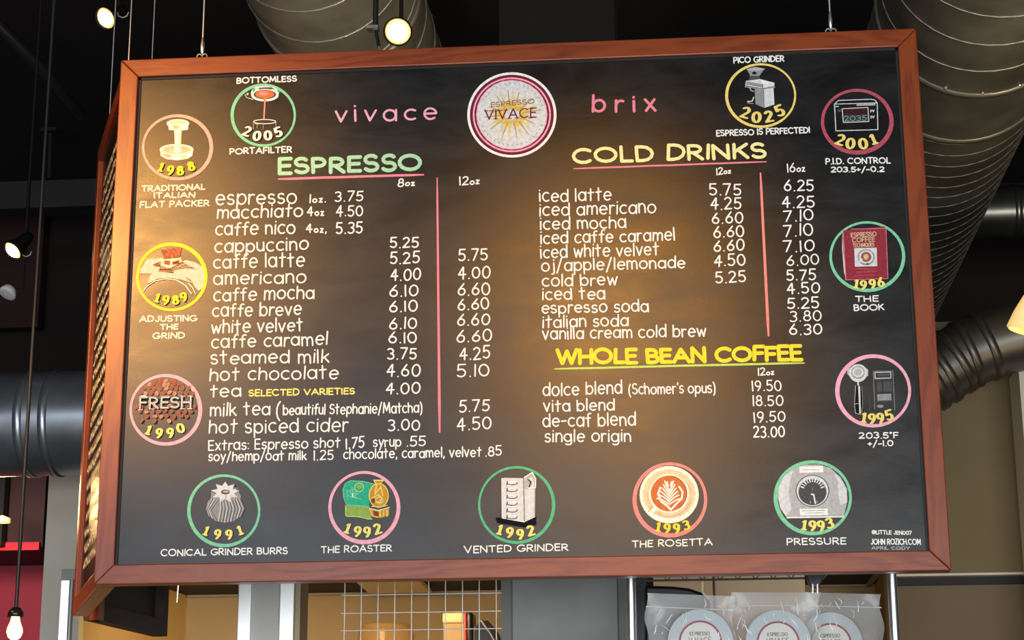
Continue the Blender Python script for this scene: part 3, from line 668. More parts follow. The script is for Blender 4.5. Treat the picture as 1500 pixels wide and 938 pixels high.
# 1988 tamper
B = Badge('coral badge ring, upper left corner of the board', 200, 160, k, 259.7, 216, 52.3, 48.6, 'salmon', 4.6,
 [('TRADITIONAL', 207, 281, 301, 278, 9, 'cream'), ('ITALIAN', 225, 290.7, 286, 289.6, 8.6, 'cream'), ('FLAT PACKER', 204, 305, 307, 302, 9.6, 'cream')],
 [('1', 287, 668), ('9', 393, 705), ('8', 505, 710), ('8', 630, 660)], 118, 'brightyellow')
B.oval(475, 165, 130, 50, 'cream'); B.oval(475, 158, 105, 32, 'latte'); B.fill([(365, 180), (595, 165), (590, 235), (500, 250), (370, 238)], 'cream'); B.fill([(420, 185), (485, 185), (485, 230), (420, 228)], 'tan')
B.line([(345, 150), (360, 125), (430, 115)], 'grey', 6)
B.oval(460, 465, 190, 60, 'latte'); B.oval(460, 462, 160, 42, 'tan'); B.ring_(460, 465, 188, 58, 'cream', 14)
B.fill([(270, 465), (330, 505), (460, 525), (590, 505), (650, 465), (640, 535), (590, 570), (460, 588), (340, 572), (278, 535)], 'cream')
B.fill([(300, 500), (400, 525), (400, 565), (310, 540)], 'tan'); B.fill([(520, 528), (560, 522), (560, 568), (520, 575)], 'latte')
B.fill([(430, 240), (520, 240), (510, 430), (440, 430)], 'latte'); B.fill([(445, 240), (490, 240), (490, 435), (445, 435)], 'cream')
B.fill([(440, 430), (500, 430), (515, 490), (460, 505), (420, 490)], 'cream'); B.done()
# 2005 portafilter
B = Badge('green badge ring below the word at the top left', 325, 105, .1386, 386, 169, 48, 46.5, 'mint', 4.2,
 [('BOTTOMLESS', 346, 122.7, 435, 119.5, 9), ('PORTAFILTER', 336, 226.7, 428, 223.5, 9.4)],
 [('2', 270, 635), ('0', 375, 685), ('0', 490, 680), ('5', 598, 645)], 115, 'cream')
B.fill([(320, 190), (360, 160), (450, 150), (560, 165), (610, 210), (590, 260), (330, 270), (305, 230)], 'palegrey'); B.fill([(400, 170), (520, 165), (560, 185), (380, 200)], 'darkgrey')
B.fill([(330, 180), (345, 170), (350, 210), (325, 225)], 'teal'); B.fill([(580, 190), (625, 215), (600, 225)], 'teal')
B.oval(455, 250, 145, 65, 'white'); B.oval(455, 243, 120, 50, 'darkgrey'); B.oval(455, 240, 100, 42, 'orange'); B.oval(440, 232, 50, 22, 'coral')
B.fill([(430, 260), (480, 260), (462, 330), (452, 510), (434, 510), (446, 330)], 'orange'); B.line([(458, 290), (447, 500)], 'lightpink', 8)
B.line([(245, 245), (262, 275), (330, 295)], 'palegrey', 7); B.oval(272, 238, 14, 12, 'midgrey')
B.ring_(453, 530, 118, 22, 'white', 8); B.line([(335, 530), (332, 610)], 'midgrey', 6); B.line([(571, 530), (573, 590)], 'midgrey', 6); B.line([(375, 560), (372, 600)], 'midgrey', 4); B.line([(350, 552), (390, 556)], 'white', 5); B.line([(440, 545), (438, 610)], 'grey', 6); B.done()
# 2025 grinder
B = Badge('yellow badge ring at the top right', 1045, 75, .1386, 1114.6, 140, 52, 47.6, 'gold', 3.6,
 [('PICO GRINDER', 1074, 93, 1149, 90, 9.6), ('ESPRESSO IS PERFECTED!', 1049, 200, 1187, 195, 9.4)],
 [('2', 340, 655), ('0', 455, 705), ('2', 585, 695), ('5', 700, 635)], 130, 'gold')
B.fill([(350, 190), (440, 165), (545, 185), (490, 255), (485, 310), (380, 310), (385, 250)], 'grey'); B.fill([(350, 190), (440, 168), (545, 186), (500, 205), (390, 210)], 'midgrey'); B.oval(433, 232, 24, 16, 'black'); B.fill([(385, 262), (490, 262), (485, 315), (382, 312)], 'darkgrey')
B.fill([(345, 315), (490, 295), (645, 335), (645, 370), (520, 395), (345, 365)], 'palegrey'); B.fill([(350, 320), (515, 350), (515, 385), (350, 355)], 'grey'); B.fill([(490, 300), (640, 335), (530, 350)], 'white'); B.line([(520, 350), (520, 398)], 'darkgrey', 8); B.line([(345, 318), (338, 378), (520, 405), (650, 380)], 'midgrey', 8)
B.fill([(435, 400), (530, 410), (535, 600), (445, 560)], 'grey'); B.fill([(530, 408), (635, 388), (645, 565), (540, 600)], 'palegrey'); B.line([(532, 410), (537, 598)], 'darkgrey', 5)
B.line([(380, 385), (400, 420), (425, 425)], 'midgrey', 10); B.line([(425, 490), (410, 530), (360, 535)], 'palegrey', 12); B.line([(365, 550), (420, 555)], 'midgrey', 7); B.done()
# 2001 controller
B = Badge('rose badge ring, right side, uppermost', 1195, 125, .1439, 1255.4, 178, 53.3, 48.4, 'rose', 5.4,
 [('P.I.D. CONTROL', 1209, 241, 1305, 239.5, 9.6), ('203.5+/-0.2', 1217, 252.8, 1296, 252, 8.4)],
 [('2', 250, 560), ('0', 352, 598), ('0', 480, 600), ('1', 582, 555)], 122, 'gold')
B.line([(195, 190), (230, 155), (560, 142), (600, 150), (625, 180)], 'palegrey', 9); B.line([(190, 190), (205, 465), (632, 452), (625, 180), (190, 193)], 'palegrey', 9)
B.fill([(195, 208), (415, 200), (415, 190), (195, 196)], 'black'); B.fill([(415, 195), (605, 188), (605, 205), (415, 210)], 'midgrey'); B.fill([(200, 212), (235, 210), (235, 222), (200, 224)], 'midgrey'); B.fill([(222, 245), (258, 243), (258, 270), (222, 272)], 'darkgrey')
B.fill([(268, 235), (530, 225), (540, 370), (280, 382)], 'screenred'); B.fill([(272, 305), (536, 298), (540, 370), (278, 380)], 'screengreen'); B.line([(268, 240), (280, 380), (540, 370), (530, 226), (268, 240)], 'palegrey', 8)
B.text('2035', 290, 368, 520, 360, 55, 'grey', 9); B.text('PV', 555, 280, 600, 275, 28, 'palegrey', 8); B.text('SV', 555, 340, 600, 336, 28, 'palegrey', 8); B.done()
# 1989 adjusting the grind
B = Badge('bright yellow badge ring on the left side, second from the top', 190, 350, k, 251.4, 406, 52.3, 50.5, 'brightyellow', 4.6,
 [('ADJUSTING', 203.7, 472, 289, 470.8, 9.2, 'cream'), ('THE', 234, 483.6, 261, 483, 8.6, 'cream'), ('GRIND', 223, 497, 271, 496, 9.2, 'cream')],
 [('1', 322, 680), ('9', 420, 705), ('8', 530, 705), ('9', 622, 670)], 112, 'brightyellow')
B.fill([(355, 130), (600, 100), (575, 215), (400, 220)], 'beanbrown')
for (x, y) in ((430, 120), (480, 110), (540, 105), (580, 115), (450, 150), (505, 150), (555, 145), (430, 185), (480, 190), (530, 180), (560, 170), (490, 210)): B.oval(x, y, 20, 13, 'orange', 8, rot=random.uniform(0, 3))
B.fill([(200, 235), (380, 220), (400, 250), (330, 270), (260, 300), (350, 330), (330, 380), (260, 400), (115, 400), (120, 350), (160, 300)], 'skin')
B.fill([(600, 260), (650, 245), (760, 275), (830, 320), (855, 420), (840, 560), (790, 600), (740, 540), (700, 470), (620, 430), (500, 410), (510, 365), (640, 340), (760, 350)], 'skin')
B.fill([(375, 240), (590, 215), (600, 265), (480, 330), (370, 310)], 'latte'); B.fill([(400, 250), (465, 255), (460, 305), (395, 290)], 'beanbrown'); B.fill([(490, 265), (570, 245), (570, 285), (490, 300)], 'brown'); B.line([(375, 235), (365, 300), (440, 330), (485, 325), (485, 260)], 'cream', 12)
B.fill([(260, 300), (330, 280), (350, 310), (300, 320)], 'beanbrown'); B.fill([(240, 410), (340, 370), (500, 400), (620, 430), (720, 510), (600, 470), (450, 450), (320, 460), (200, 520)], 'skin'); B.line([(340, 350), (480, 355)], 'brown', 10); B.line([(330, 378), (490, 382)], 'beanbrown', 8); B.line([(560, 330), (600, 300), (660, 285)], 'tan', 10)
for i in range(4): B.line([(530+i*40, 320-i*8), (570+i*45, 335-i*2)], 'tan', 6)
B.line([(150, 610), (200, 545), (290, 485), (420, 460), (540, 475), (640, 535), (710, 630)], 'cream', 10); B.line([(670, 510), (720, 560), (755, 630)], 'cream', 9); B.done()
# 1990 fresh
B = Badge('pink badge ring on the left side, third from the top', 180, 540, k, 242.5, 600.6, 53.4, 52.6, 'lightpink', 4.8, [],
 [('1', 300, 708), ('9', 420, 745), ('9', 548, 740), ('0', 665, 688)], 115, 'yellow')
rs = random.Random(3)
for row, (yy, xa, xb, n) in enumerate(((145, 380, 600, 5), (185, 300, 690, 8), (232, 235, 750, 9), (285, 200, 800, 10), (440, 150, 830, 10), (500, 200, 790, 9), (550, 290, 740, 7), (605, 220, 530, 3))):
    for i in range(n):
        x = xa+(xb-xa)*i/(n-1)+rs.uniform(-9, 9); y = yy+rs.uniform(-9, 9); B.oval(x, y, rs.uniform(24, 31), rs.uniform(18, 23), rs.choice(['bean', 'beanlight', 'bean', 'beanbrown']), 9, rot=rs.uniform(0, 3)); B.line([(x-10, y-5), (x+10, y+5)], 'brown', 3)
for wv, cc in ((34, 'black'), (24, 'palegrey'), (12, 'grey')):
    B.text('FRESH', 185, 470, 795, 462, 140, cc, wv)
for (x, y) in ((205, 478), (335, 470), (240, 318), (690, 322), (775, 322), (690, 468), (775, 466)): B.line([(x-26, y), (x+26, y)], 'palegrey', 8)
B.done()
# 1996 book
B = Badge('green badge ring, right side, around the red book', 1205, 315, .16, 1270.2, 375.8, 55.6, 52, 'mint', 4.2,
 [('THE', 1252.5, 442.7, 1287.4, 442, 9), ('BOOK', 1250.6, 455.8, 1295.7, 454.5, 9.6)],
 [('1', 307, 635), ('9', 372, 645), ('9', 455, 635), ('6', 530, 620)], 88, 'yellow')
B.fill([(180, 170), (185, 300), (215, 600), (195, 520), (178, 300)], 'palegrey'); B.fill([(180, 145), (560, 105), (580, 125), (600, 585), (210, 598)], 'bookred'); B.line([(185, 150), (212, 592)], 'pink', 8); B.line([(212, 596), (598, 584), (580, 125), (255, 130)], 'pink', 5)
B.text('ESPRESSO', 258, 208, 495, 195, 44, 'tan', 9); B.text('COFFEE', 270, 255, 480, 245, 44, 'tan', 9); B.text('TECHNIQUES', 275, 298, 475, 290, 36, 'tan', 7)
B.fill([(290, 305), (495, 300), (500, 470), (295, 475)], 'palegrey'); B.oval(398, 388, 78, 74, 'grey'); B.oval(398, 386, 66, 62, 'palegrey'); B.oval(398, 385, 48, 46, 'beanbrown'); B.oval(398, 385, 22, 26, 'tan'); B.line([(340, 430), (360, 405)], 'white', 10); B.oval(412, 450, 16, 7, 'darkgrey')
B.line([(300, 500), (330, 492), (420, 500), (490, 494)], 'rose', 8); B.line([(310, 525), (500, 518)], 'rose', 8); B.line([(290, 560), (480, 552)], 'rose', 6); B.done()
# 1995
B = Badge('pink badge ring on the right side, lowest of the three there', 1215, 510, .16, 1279.5, 573, 55.5, 53.6, 'lightpink', 5,
 [('203.5*F', 1258, 643, 1317, 642.5, 9.4), ('+/-1.0', 1271, 654.8, 1309, 654, 9.4)],
 [('1', 315, 640), ('9', 388, 650), ('9', 465, 645), ('5', 545, 618)], 95, 'gold')
B.fill([(165, 200), (190, 180), (330, 180), (355, 200), (355, 255), (320, 270), (200, 275), (160, 235)], 'midgrey'); B.oval(262, 230, 84, 82, 'palegrey'); B.oval(262, 225, 62, 60, 'grey'); B.oval(262, 222, 52, 48, 'palegrey'); B.oval(262, 222, 34, 32, 'midgrey')
B.line([(262, 310), (264, 350)], 'palegrey', 14); B.fill([(240, 345), (295, 345), (305, 515), (292, 605), (240, 600), (228, 520)], 'black'); B.line([(240, 345), (228, 520), (240, 600), (285, 608)], 'midgrey', 5); B.line([(297, 350), (305, 515), (292, 600)], 'grey', 4); B.fill([(262, 350), (280, 350), (288, 600), (274, 600)], 'palegrey'); B.line([(232, 515), (262, 508)], 'midgrey', 5)
B.line([(370, 450), (358, 500), (375, 520), (362, 575)], 'darkgrey', 6)
B.line([(400, 215), (415, 560)], 'grey', 5); B.line([(580, 215), (598, 570)], 'grey', 5); B.line([(400, 215), (580, 212)], 'grey', 5); B.line([(405, 298), (582, 295)], 'darkgrey', 5); B.line([(415, 225), (418, 280), (562, 276), (560, 222), (415, 225)], 'midgrey', 10); B.fill([(432, 238), (548, 236), (548, 262), (434, 264)], 'darkgrey')
B.fill([(430, 310), (480, 310), (482, 400), (434, 402)], 'darkgrey'); B.fill([(490, 308), (572, 308), (576, 400), (494, 402)], 'darkgrey'); B.fill([(435, 425), (565, 420), (568, 480), (440, 485)], 'grey'); B.line([(410, 495), (590, 495)], 'darkgrey', 5); B.oval(465, 535, 32, 14, 'grey'); B.done()
# 1991 burr
B = Badge('pale green badge ring, leftmost of the bottom row', 268, 688, k, 328.2, 748.4, 53.6, 53.4, 'mint', 4.2,
 [('CONICAL GRINDER BURRS', 235, 815.6, 421.7, 812, 10.4)],
 [('1', 272, 705), ('9', 402, 745), ('9', 533, 748), ('1', 655, 700)], 112, 'yellow')
B.fill([(325, 250), (400, 300), (620, 200), (660, 300), (680, 380), (710, 440), (670, 530), (590, 590), (480, 612), (370, 590), (290, 520), (265, 450), (285, 370), (320, 330)], 'grey')
for i in range(22):
    f = i/21; x_ = 330+f*330; B.line([(x_+rs.uniform(-4, 4), 330+30*math.sin(f*PI)), (275+f*190, 450+60*f+rs.uniform(-10, 10)) if f < .25 else (x_-10+60*(f), 450), (300+f*370, 535+70*math.sin(f*PI))], ['midgrey', 'darkgrey', 'palegrey', 'darkgrey'][i % 4], 8)
star = []
for i in range(18):
    an = PI*i/9-PI/2; r = 1 if i % 2 == 0 else .62; star.append((485+165*r*math.cos(an), 262+122*r*math.sin(an)))
B.fill(star, 'palegrey'); B.line([(600, 180), (625, 240)], 'black', 8); B.oval(488, 260, 50, 28, 'darkgrey'); B.oval(492, 256, 34, 13, 'midgrey'); B.line([(492, 290), (492, 350)], 'grey', 6); B.done()
# 1992 roaster
B = Badge('pink badge ring, second in the bottom row', 475, 684, k, 533.5, 743.5, 52.8, 53.7, 'lightpink', 5,
 [('THE ROASTER', 470, 811, 574, 808, 10.4)],
 [('1', 272, 708), ('9', 385, 745), ('9', 495, 750), ('2', 612, 715)], 120, 'yellow')
B.fill([(260, 440), (520, 465), (540, 600), (370, 580), (250, 570), (240, 450)], 'olive'); B.line([(245, 445), (245, 555), (270, 570), (380, 570), (500, 600), (550, 600)], 'lime', 9)
B.fill([(300, 160), (440, 165), (575, 200), (520, 300), (515, 460), (255, 440), (220, 350), (218, 260), (240, 195)], 'teal'); B.line([(575, 200), (440, 168), (300, 160), (240, 195), (215, 265), (222, 350), (255, 435), (515, 460)], 'mint', 8)
for i in range(10): B.line([(250+rs.uniform(0, 200), 230+rs.uniform(0, 180)) for _ in range(2)], 'mint', 7)
B.oval(400, 238, 48, 46, 'teal'); B.ring_(400, 238, 50, 50, 'lime', 8); B.oval(400, 232, 34, 22, 'olive'); B.line([(325, 310), (325, 345)], 'cream', 12)
B.oval(625, 330, 110, 140, 'ochre'); B.ring_(625, 330, 110, 138, 'gold', 9); B.fill([(560, 150), (690, 150), (640, 205), (590, 205)], 'gold'); B.fill([(580, 165), (670, 165), (635, 195), (600, 195)], 'ochre')
B.line([(600, 210), (580, 320), (650, 230), (670, 330)], 'gold', 12); B.line([(540, 370), (620, 320), (660, 360), (640, 410), (600, 400)], 'gold', 12); B.ring_(630, 385, 45, 35, 'latte', 8); B.oval(560, 390, 24, 30, 'brown')
B.fill([(520, 485), (620, 505), (745, 470), (745, 560), (640, 590), (530, 560)], 'ochre'); B.line([(520, 480), (620, 503), (745, 468)], 'cream', 9); B.line([(525, 490), (550, 565), (610, 582)], 'gold', 9); B.fill([(560, 505), (625, 520), (625, 570), (570, 560)], 'brown')
for x in (640, 680, 720): B.line([(x, 505), (x, 570)], 'gold', 12)
B.line([(545, 455), (640, 465), (720, 445)], 'gold', 9); B.done()
# 1992 vented grinder
B = Badge('green badge ring, third in the bottom row', 695, 676, .1333, 756.5, 740, 56.5, 57, 'green', 3.8,
 [('VENTED GRINDER', 679.4, 811, 832.6, 807, 10.8)],
 [('1', 282, 755), ('9', 390, 785), ('9', 505, 805), ('2', 620, 765)], 112, 'yellow')
B.fill([(230, 620), (680, 600), (680, 700), (560, 730), (250, 680)], 'black')
B.fill([(300, 190), (330, 182), (540, 188), (545, 670), (310, 630)], 'palegrey'); B.fill([(540, 188), (640, 120), (670, 190), (665, 610), (550, 670)], 'midgrey'); B.fill([(550, 310), (655, 310), (660, 600), (556, 655)], 'palegrey'); B.line([(540, 188), (548, 668)], 'darkgrey', 7); B.line([(300, 190), (305, 625), (545, 668), (665, 610)], 'white', 7)
for i in range(6):
    y = 240+i*75; B.ring_(415, y, 55, 20, 'darkgrey', 9, -20, 200); B.line([(360, y-18), (355, y+22)], 'darkgrey', 10); B.line([(375, y-14), (460, y-12)], 'white', 9)
B.line([(548, 180), (635, 125), (672, 190), (670, 290), (600, 300)], 'cream', 12); B.line([(590, 200), (620, 230), (600, 290)], 'darkgrey', 14); B.ring_(600, 245, 45, 50, 'cream', 10, -90, 110); B.line([(620, 180), (650, 240), (640, 280)], 'cream', 10); B.done()
# 1993 rosetta
B = Badge('coral badge ring, fourth in the bottom row', 920, 672, .1333, 981.6, 732.3, 54.6, 55, 'coral', 5,
 [('THE ROSETTA', 925.7, 802.7, 1044, 799, 10.4, 'cream')],
 [('1', 333, 753), ('9', 430, 770), ('9', 535, 770), ('3', 640, 735)], 104, 'brightyellow')
B.oval(452, 398, 325, 315, 'cream', 44); B.oval(452, 390, 290, 270, 'latte', 40); B.oval(452, 410, 250, 240, 'tan', 36); B.oval(450, 400, 235, 228, 'latte', 36); B.oval(450, 385, 218, 215, 'cream', 36); B.oval(450, 385, 200, 198, 'orange', 36); B.ring_(450, 385, 196, 194, 'brown', 7, -80, 60)
B.fill([(215, 600), (280, 520), (320, 555), (250, 640)], 'cream'); B.line([(225, 585), (275, 525)], 'orange', 7)
for i in range(6):
    t_ = i/5; y0 = 265+t_*150; wx = 50+t_*75 if i < 5 else 140
    for sgn in (-1, 1):
        x0 = 452; B.line([(x0+4, y0+90), (x0+sgn*wx*.55, y0+40), (x0+sgn*wx*.95, y0-15+8*i)], 'cream', 15)
B.line([(355, 320), (330, 390), (370, 480), (430, 520), (470, 565)], 'cream', 22); B.line([(560, 310), (600, 370), (590, 440), (530, 500), (470, 565)], 'cream', 20)
B.line([(430, 270), (450, 460)], 'cream', 10); B.line([(480, 260), (470, 300)], 'cream', 22); B.line([(430, 265), (435, 310)], 'cream', 22); B.done()
# 1993 pressure gauge
B = Badge('green badge ring, rightmost of the bottom row', 1125, 668, .1386, 1191, 729.5, 57.2, 54.9, 'mint', 4.8,
 [('PRESSURE', 1152, 799, 1240, 797.7, 10.4)],
 [('1', 382, 735), ('9', 470, 742), ('9', 560, 742), ('3', 650, 715)], 108, 'yellow')
B.fill([(200, 655), (130, 560), (105, 440), (110, 330), (170, 210), (280, 130), (400, 92), (540, 92), (660, 130), (770, 230), (835, 350), (840, 480), (800, 640)], 'midgrey')
B.fill([(190, 640), (130, 550), (108, 430), (115, 330), (170, 220), (270, 145), (230, 260), (215, 400), (250, 560)], 'palegrey'); B.fill([(700, 180), (790, 270), (830, 380), (830, 500), (770, 520), (740, 400), (740, 280)], 'palegrey'); B.line([(200, 655), (800, 645)], 'white', 12)
B.fill([(330, 115), (580, 110), (585, 175), (335, 180)], 'white'); B.fill([(335, 560), (630, 560), (635, 625), (340, 632)], 'white'); B.line([(370, 150), (430, 145), (540, 152)], 'grey', 5); B.line([(360, 585), (600, 578)], 'grey', 6); B.line([(390, 608), (580, 603)], 'grey', 6)
B.oval(470, 372, 178, 170, 'darkgrey', 32); B.oval(470, 372, 168, 162, 'palegrey', 32); B.oval(470, 385, 148, 138, 'darkgrey', 32)
for i in range(11):
    an = math.radians(200+i*14); B.line([(470+128*math.cos(an), 372+128*math.sin(an)), (470+98*math.cos(an), 372+98*math.sin(an))], 'palegrey' if i % 2 else 'white', 11)
B.line([(460, 408), (482, 410), (500, 505)], 'white', 13); B.line([(470, 330), (470, 370)], 'grey', 5); B.line([(450, 505), (445, 480)], 'midgrey', 6); B.line([(520, 500), (515, 480)], 'midgrey', 6); B.done()
# round emblem
cx, cy = 749.8, 168.4
def disc_ring(px_r, py_r, w, colr, name, lab=None, par=None, lay=0):
    mb = MB(); n = 64; s_ = 2.4/1190
    pts = [BP(cx+px_r*math.cos(2*PI*k/n), cy+py_r*math.sin(2*PI*k/n)) for k in range(n+1)]
    stroke(mb, pts, w*s_/2, w*s_/2, colr, PY-.0012-lay*.0003)
    return mb.build(name, par or board, label=lab)
em = disc_ring(63.3, 60.5, 4.2, 'white', 'emblem_ring', 'white outer ring of the round emblem between the pink words')
disc_ring(59, 56.5, 5, 'maroon', 'inner_ring', par=em, lay=1); disc_ring(56, 53.6, 2.6, 'lightpink', 'inner_ring', par=em, lay=2); disc_ring(53, 50.6, 4, 'maroon', 'inner_ring', par=em, lay=1)
B = Badge.__new__(Badge); B.o = (680, 100); B.sc = .1493; B.mb = MB(); B.lay = 10; B.ring = em; B.c = BP(cx, cy)
B.oval(467, 458, 348, 340, 'palegrey', 48); B.ring_(467, 458, 345, 338, 'lightpink', 10)
for i in range(24):
    an = 2*PI*i/24+.1+rs.uniform(-.06, .06); r1 = rs.uniform(225, 300); c_, s_ = math.cos(an), math.sin(an)
    q = (467+r1*c_, 455+r1*.95*s_); nx, ny = -s_*17, c_*17
    B.fill([(467+80*c_-nx, 455+50*s_-ny), q, (467+80*c_+nx, 455+50*s_+ny)], 'sun')
    B.line([(467+110*c_, 455+90*s_), q], 'ochre' if i % 2 else 'gold', 7)
B.text('ESPRESSO', 262, 388, 690, 350, 48, 'brown', 8)
for wv, cc in ((15, 'maroon'),): B.text('VIVACE', 200, 510, 712, 488, 98, cc, wv)
for (x, y) in ((215, 425), (265, 422), (312, 425), (312, 500), (355, 420), (408, 416), (445, 497), (520, 492), (650, 492), (655, 402)): B.line([(x-18, y), (x+18, y-2)], 'maroon', 8)
B.line([(350, 535), (560, 522)], 'tan', 9)
for i in range(40):
    an = math.radians(20+i*8.5)
    if 160 < (20+i*8.5) % 360 < 200 or (20+i*8.5) % 360 < 20: continue
    B.line([(467+318*math.cos(an), 458+308*math.sin(an)), (467+305*math.cos(an+.02), 458+296*math.sin(an+.02))], 'grey', 5)
B.mb.build('emblem_disc', em)
# ------------------------------------------------------------------ side board (turned away, left) and the back of a third board
pn_t, pn_b = Vector((-1.203, .052, ZT)), Vector((-1.203, .052, ZB))
pf_b = PZ(106, 903, ZB); 
far = Vector((pf_b.x, pf_b.y, 0)); near = Vector((-1.205, .05, 0)); dv = (far-near); SL = dv.length; dn = dv.normalized(); nn = Vector((-dn.y, dn.x, 0))
if nn.x > 0: nn = -nn
side = thing('menu_board', 'second chalkboard menu seen almost edge-on, joined to the left end of the large one', 'menu board', (near.x, near.y, ZB))
def sp(u, z, d=0): return near + dn*u + nn*d + Vector((0, 0, z))
def sprism(name, poly, d0, d1, matn, par, **k):
    m = MB(); m.prism([sp(u, z, d0) for u, z in poly], nn*(d1-d0), matn); return m.build(name, par, **k)
sprism('chalkboard_panel', [(.03, ZB+.03), (SL-.03, ZB+.03), (SL-.03, ZT-.03), (.03, ZT-.03)], -.03, -.016, 'chalkboard', side)
f_ = .056
sprism('frame_rail', [(0, ZT), (SL, ZT), (SL-f_, ZT-f_), (f_, ZT-f_)], -.05, 0, 'wood_h', side, bevel=.003)
sprism('frame_rail', [(0, ZB), (SL, ZB), (SL-f_, ZB+f_), (f_, ZB+f_)], -.05, 0, 'wood_h', side, bevel=.003)
sprism('frame_stile', [(0, ZB), (0, ZT), (f_, ZT-f_), (f_, ZB+f_)], -.05, 0, 'wood_v', side, bevel=.003)
sprism('frame_stile', [(SL, ZB), (SL, ZT), (SL-f_, ZT-f_), (SL-f_, ZB+f_)], -.05, 0, 'wood_v', side, bevel=.003)
rs = random.Random(11)
for r_ in range(26):      # rows of lettering, unreadable at this angle
    z = ZT-.16-r_*.052; m = MB(); u = .10
    while u < SL-.12:
        w_ = rs.uniform(.02, .045); pts = [sp(u+w_*t_, z+rs.uniform(-.012, .016), -.0155) for t_ in (0, .3, .6, 1)]
        for i in range(3):
            a, b_ = pts[i], pts[i+1]; m.face([a+Vector((0, 0, .0045)), a-Vector((0, 0, .0045)), b_-Vector((0, 0, .0045)), b_+Vector((0, 0, .0045))], 'cream')
        m.face([sp(u, z-.012, -.0155), sp(u+.006, z-.012, -.0155), sp(u+.008, z+.02, -.0155), sp(u+.002, z+.02, -.0155)], 'cream')
        u += w_+.008
    m.build('lettering', side)
for u in (.12, SL-.1):
    q = sp(u, ZT, -.025); m = MB(); m.tube([q, Vector((q.x, q.y, 6.2))], .0018, 'wire_steel', 6); o = m.build('hanging_wire')
    tag(o, 'thin wire holding the edge-on side menu board, %s one' % ('near' if u < .2 else 'far'), 'wire')
bz = ZB
c0 = PZ(130, 909, bz); c1 = PZ(232, 933, bz)
bb_ = thing('menu_board', 'dark back of a third hanging board, below the lower left corner of the large one', 'menu board', c0)
dd = (c1-c0); dd.z = 0; dl = dd.normalized(); pn = Vector((-dl.y, dl.x, 0))*.02
m = MB(); m.prism([c0, c1, c1+Vector((0, 0, 1.58)), c0+Vector((0, 0, 1.58))], pn, 'board_back'); m.build('back_panel', bb_)
m = MB(); m.prism([c0-pn*1.6, c1-pn*1.6, c1-pn*1.6+Vector((0, 0, .055)), c0-pn*1.6+Vector((0, 0, .055))], pn*1.5, 'board_back'); m.build('frame_rail', bb_)
m = MB(); e = c0+dl*.04; m.prism([c0-pn*1.7, e-pn*1.7, e-pn*1.7+Vector((0, 0, 1.58)), c0-pn*1.7+Vector((0, 0, 1.58))], pn*1.65, 'wood_v'); m.build('frame_stile', bb_)
m = MB(); e = c1-dl*.04; m.prism([e-pn*1.7, c1-pn*1.7, c1-pn*1.7+Vector((0, 0, 1.58)), e-pn*1.7+Vector((0, 0, 1.58))], pn*1.65, 'board_back'); m.build('frame_stile', bb_)
q = (c0+c1)/2+Vector((0, 0, 1.58)); m = MB(); m.tube([q, Vector((q.x, q.y, 6.2))], .0018, 'wire_steel', 6); tag(m.build('hanging_wire'), 'thin wire holding the third, dark-backed board', 'wire')
# ------------------------------------------------------------------ lamps
def spotlight(px, py, Y, rpx, facing, label, stem_top=6.2, hook=None):
    c = P(px, py, Y); D = (Y-CAM.y)/math.cos(PIT); r = rpx*D/F
    t = thing('spotlight', label, 'spotlight', c, None)
    ax = Vector(facing).normalized()
    m = MB(); m.lathe([(0, -.11), (r*.5, -.11), (r*.62, -.09), (r*.7, -.05), (r*1.12, 0), (r*1.12, .012), (r*1.02, .012), (r*.98, -.004)], c, ax, 'lamp_housing'); m.build('housing', t, smooth=True)
    m = MB(); m.lathe([(r, 0), (r*.8, .009)], c, ax, 'lamp_rim'); m.lathe([(r*.8, .009), (r*.5, .014), (0, .016)], c, ax, 'lamp_lens'); m.build('lens', t, smooth=True)
    top = c-ax*.08; m = MB(); m.tube([top, top+Vector((0, 0, .06)), Vector((top.x, top.y, stem_top))], .007, 'lamp_housing', 8); m.build('stem', t, smooth=True)
    if hook:
        q = c+Vector(hook)
        m = MB(); m.tube([q+Vector((.022*math.cos(a_), 0, .022*math.sin(a_))) for a_ in [PI*1.0, PI*1.25, PI*1.5, PI*1.75, PI*2]], .0035, 'seam_metal', 6); m.build('yoke', t, smooth=True)
    return t
spotlight(156, 26, 1.3, 17, (-.35, -.75, -.62), 'lit ceiling spotlight above the upper left corner of the large menu board', hook=(.07, -.02, .01))
spotlight(583, 46, .6, 20, (0, -.85, -.5), 'lit ceiling spotlight above the middle of the large menu board')
spotlight(20, 366, 2.0, 15, (-.4, -.6, -.75), 'lit spotlight hanging left of the boards against the dark wall', hook=(.055, 0, -.01))
q = P(12, 428, 2.6); t = thing('track_lamp', 'small unlit white lamp head at the left edge of the picture', 'lamp', q)
m = MB(); m.lathe([(0, -.03), (.03, -.02), (.042, .012), (.036, .016), (0, .012)], q, (-.3, -.4, -.85), 'palegrey', 16); m.build('lamp_head', t, smooth=True)
m = MB(); m.tube([q+Vector((.0, 0, .02)), q+Vector((.07, 0, .01)), Vector((q.x+.07, q.y, 6.2))], .003, 'lamp_housing', 6); m.build('stem', t)
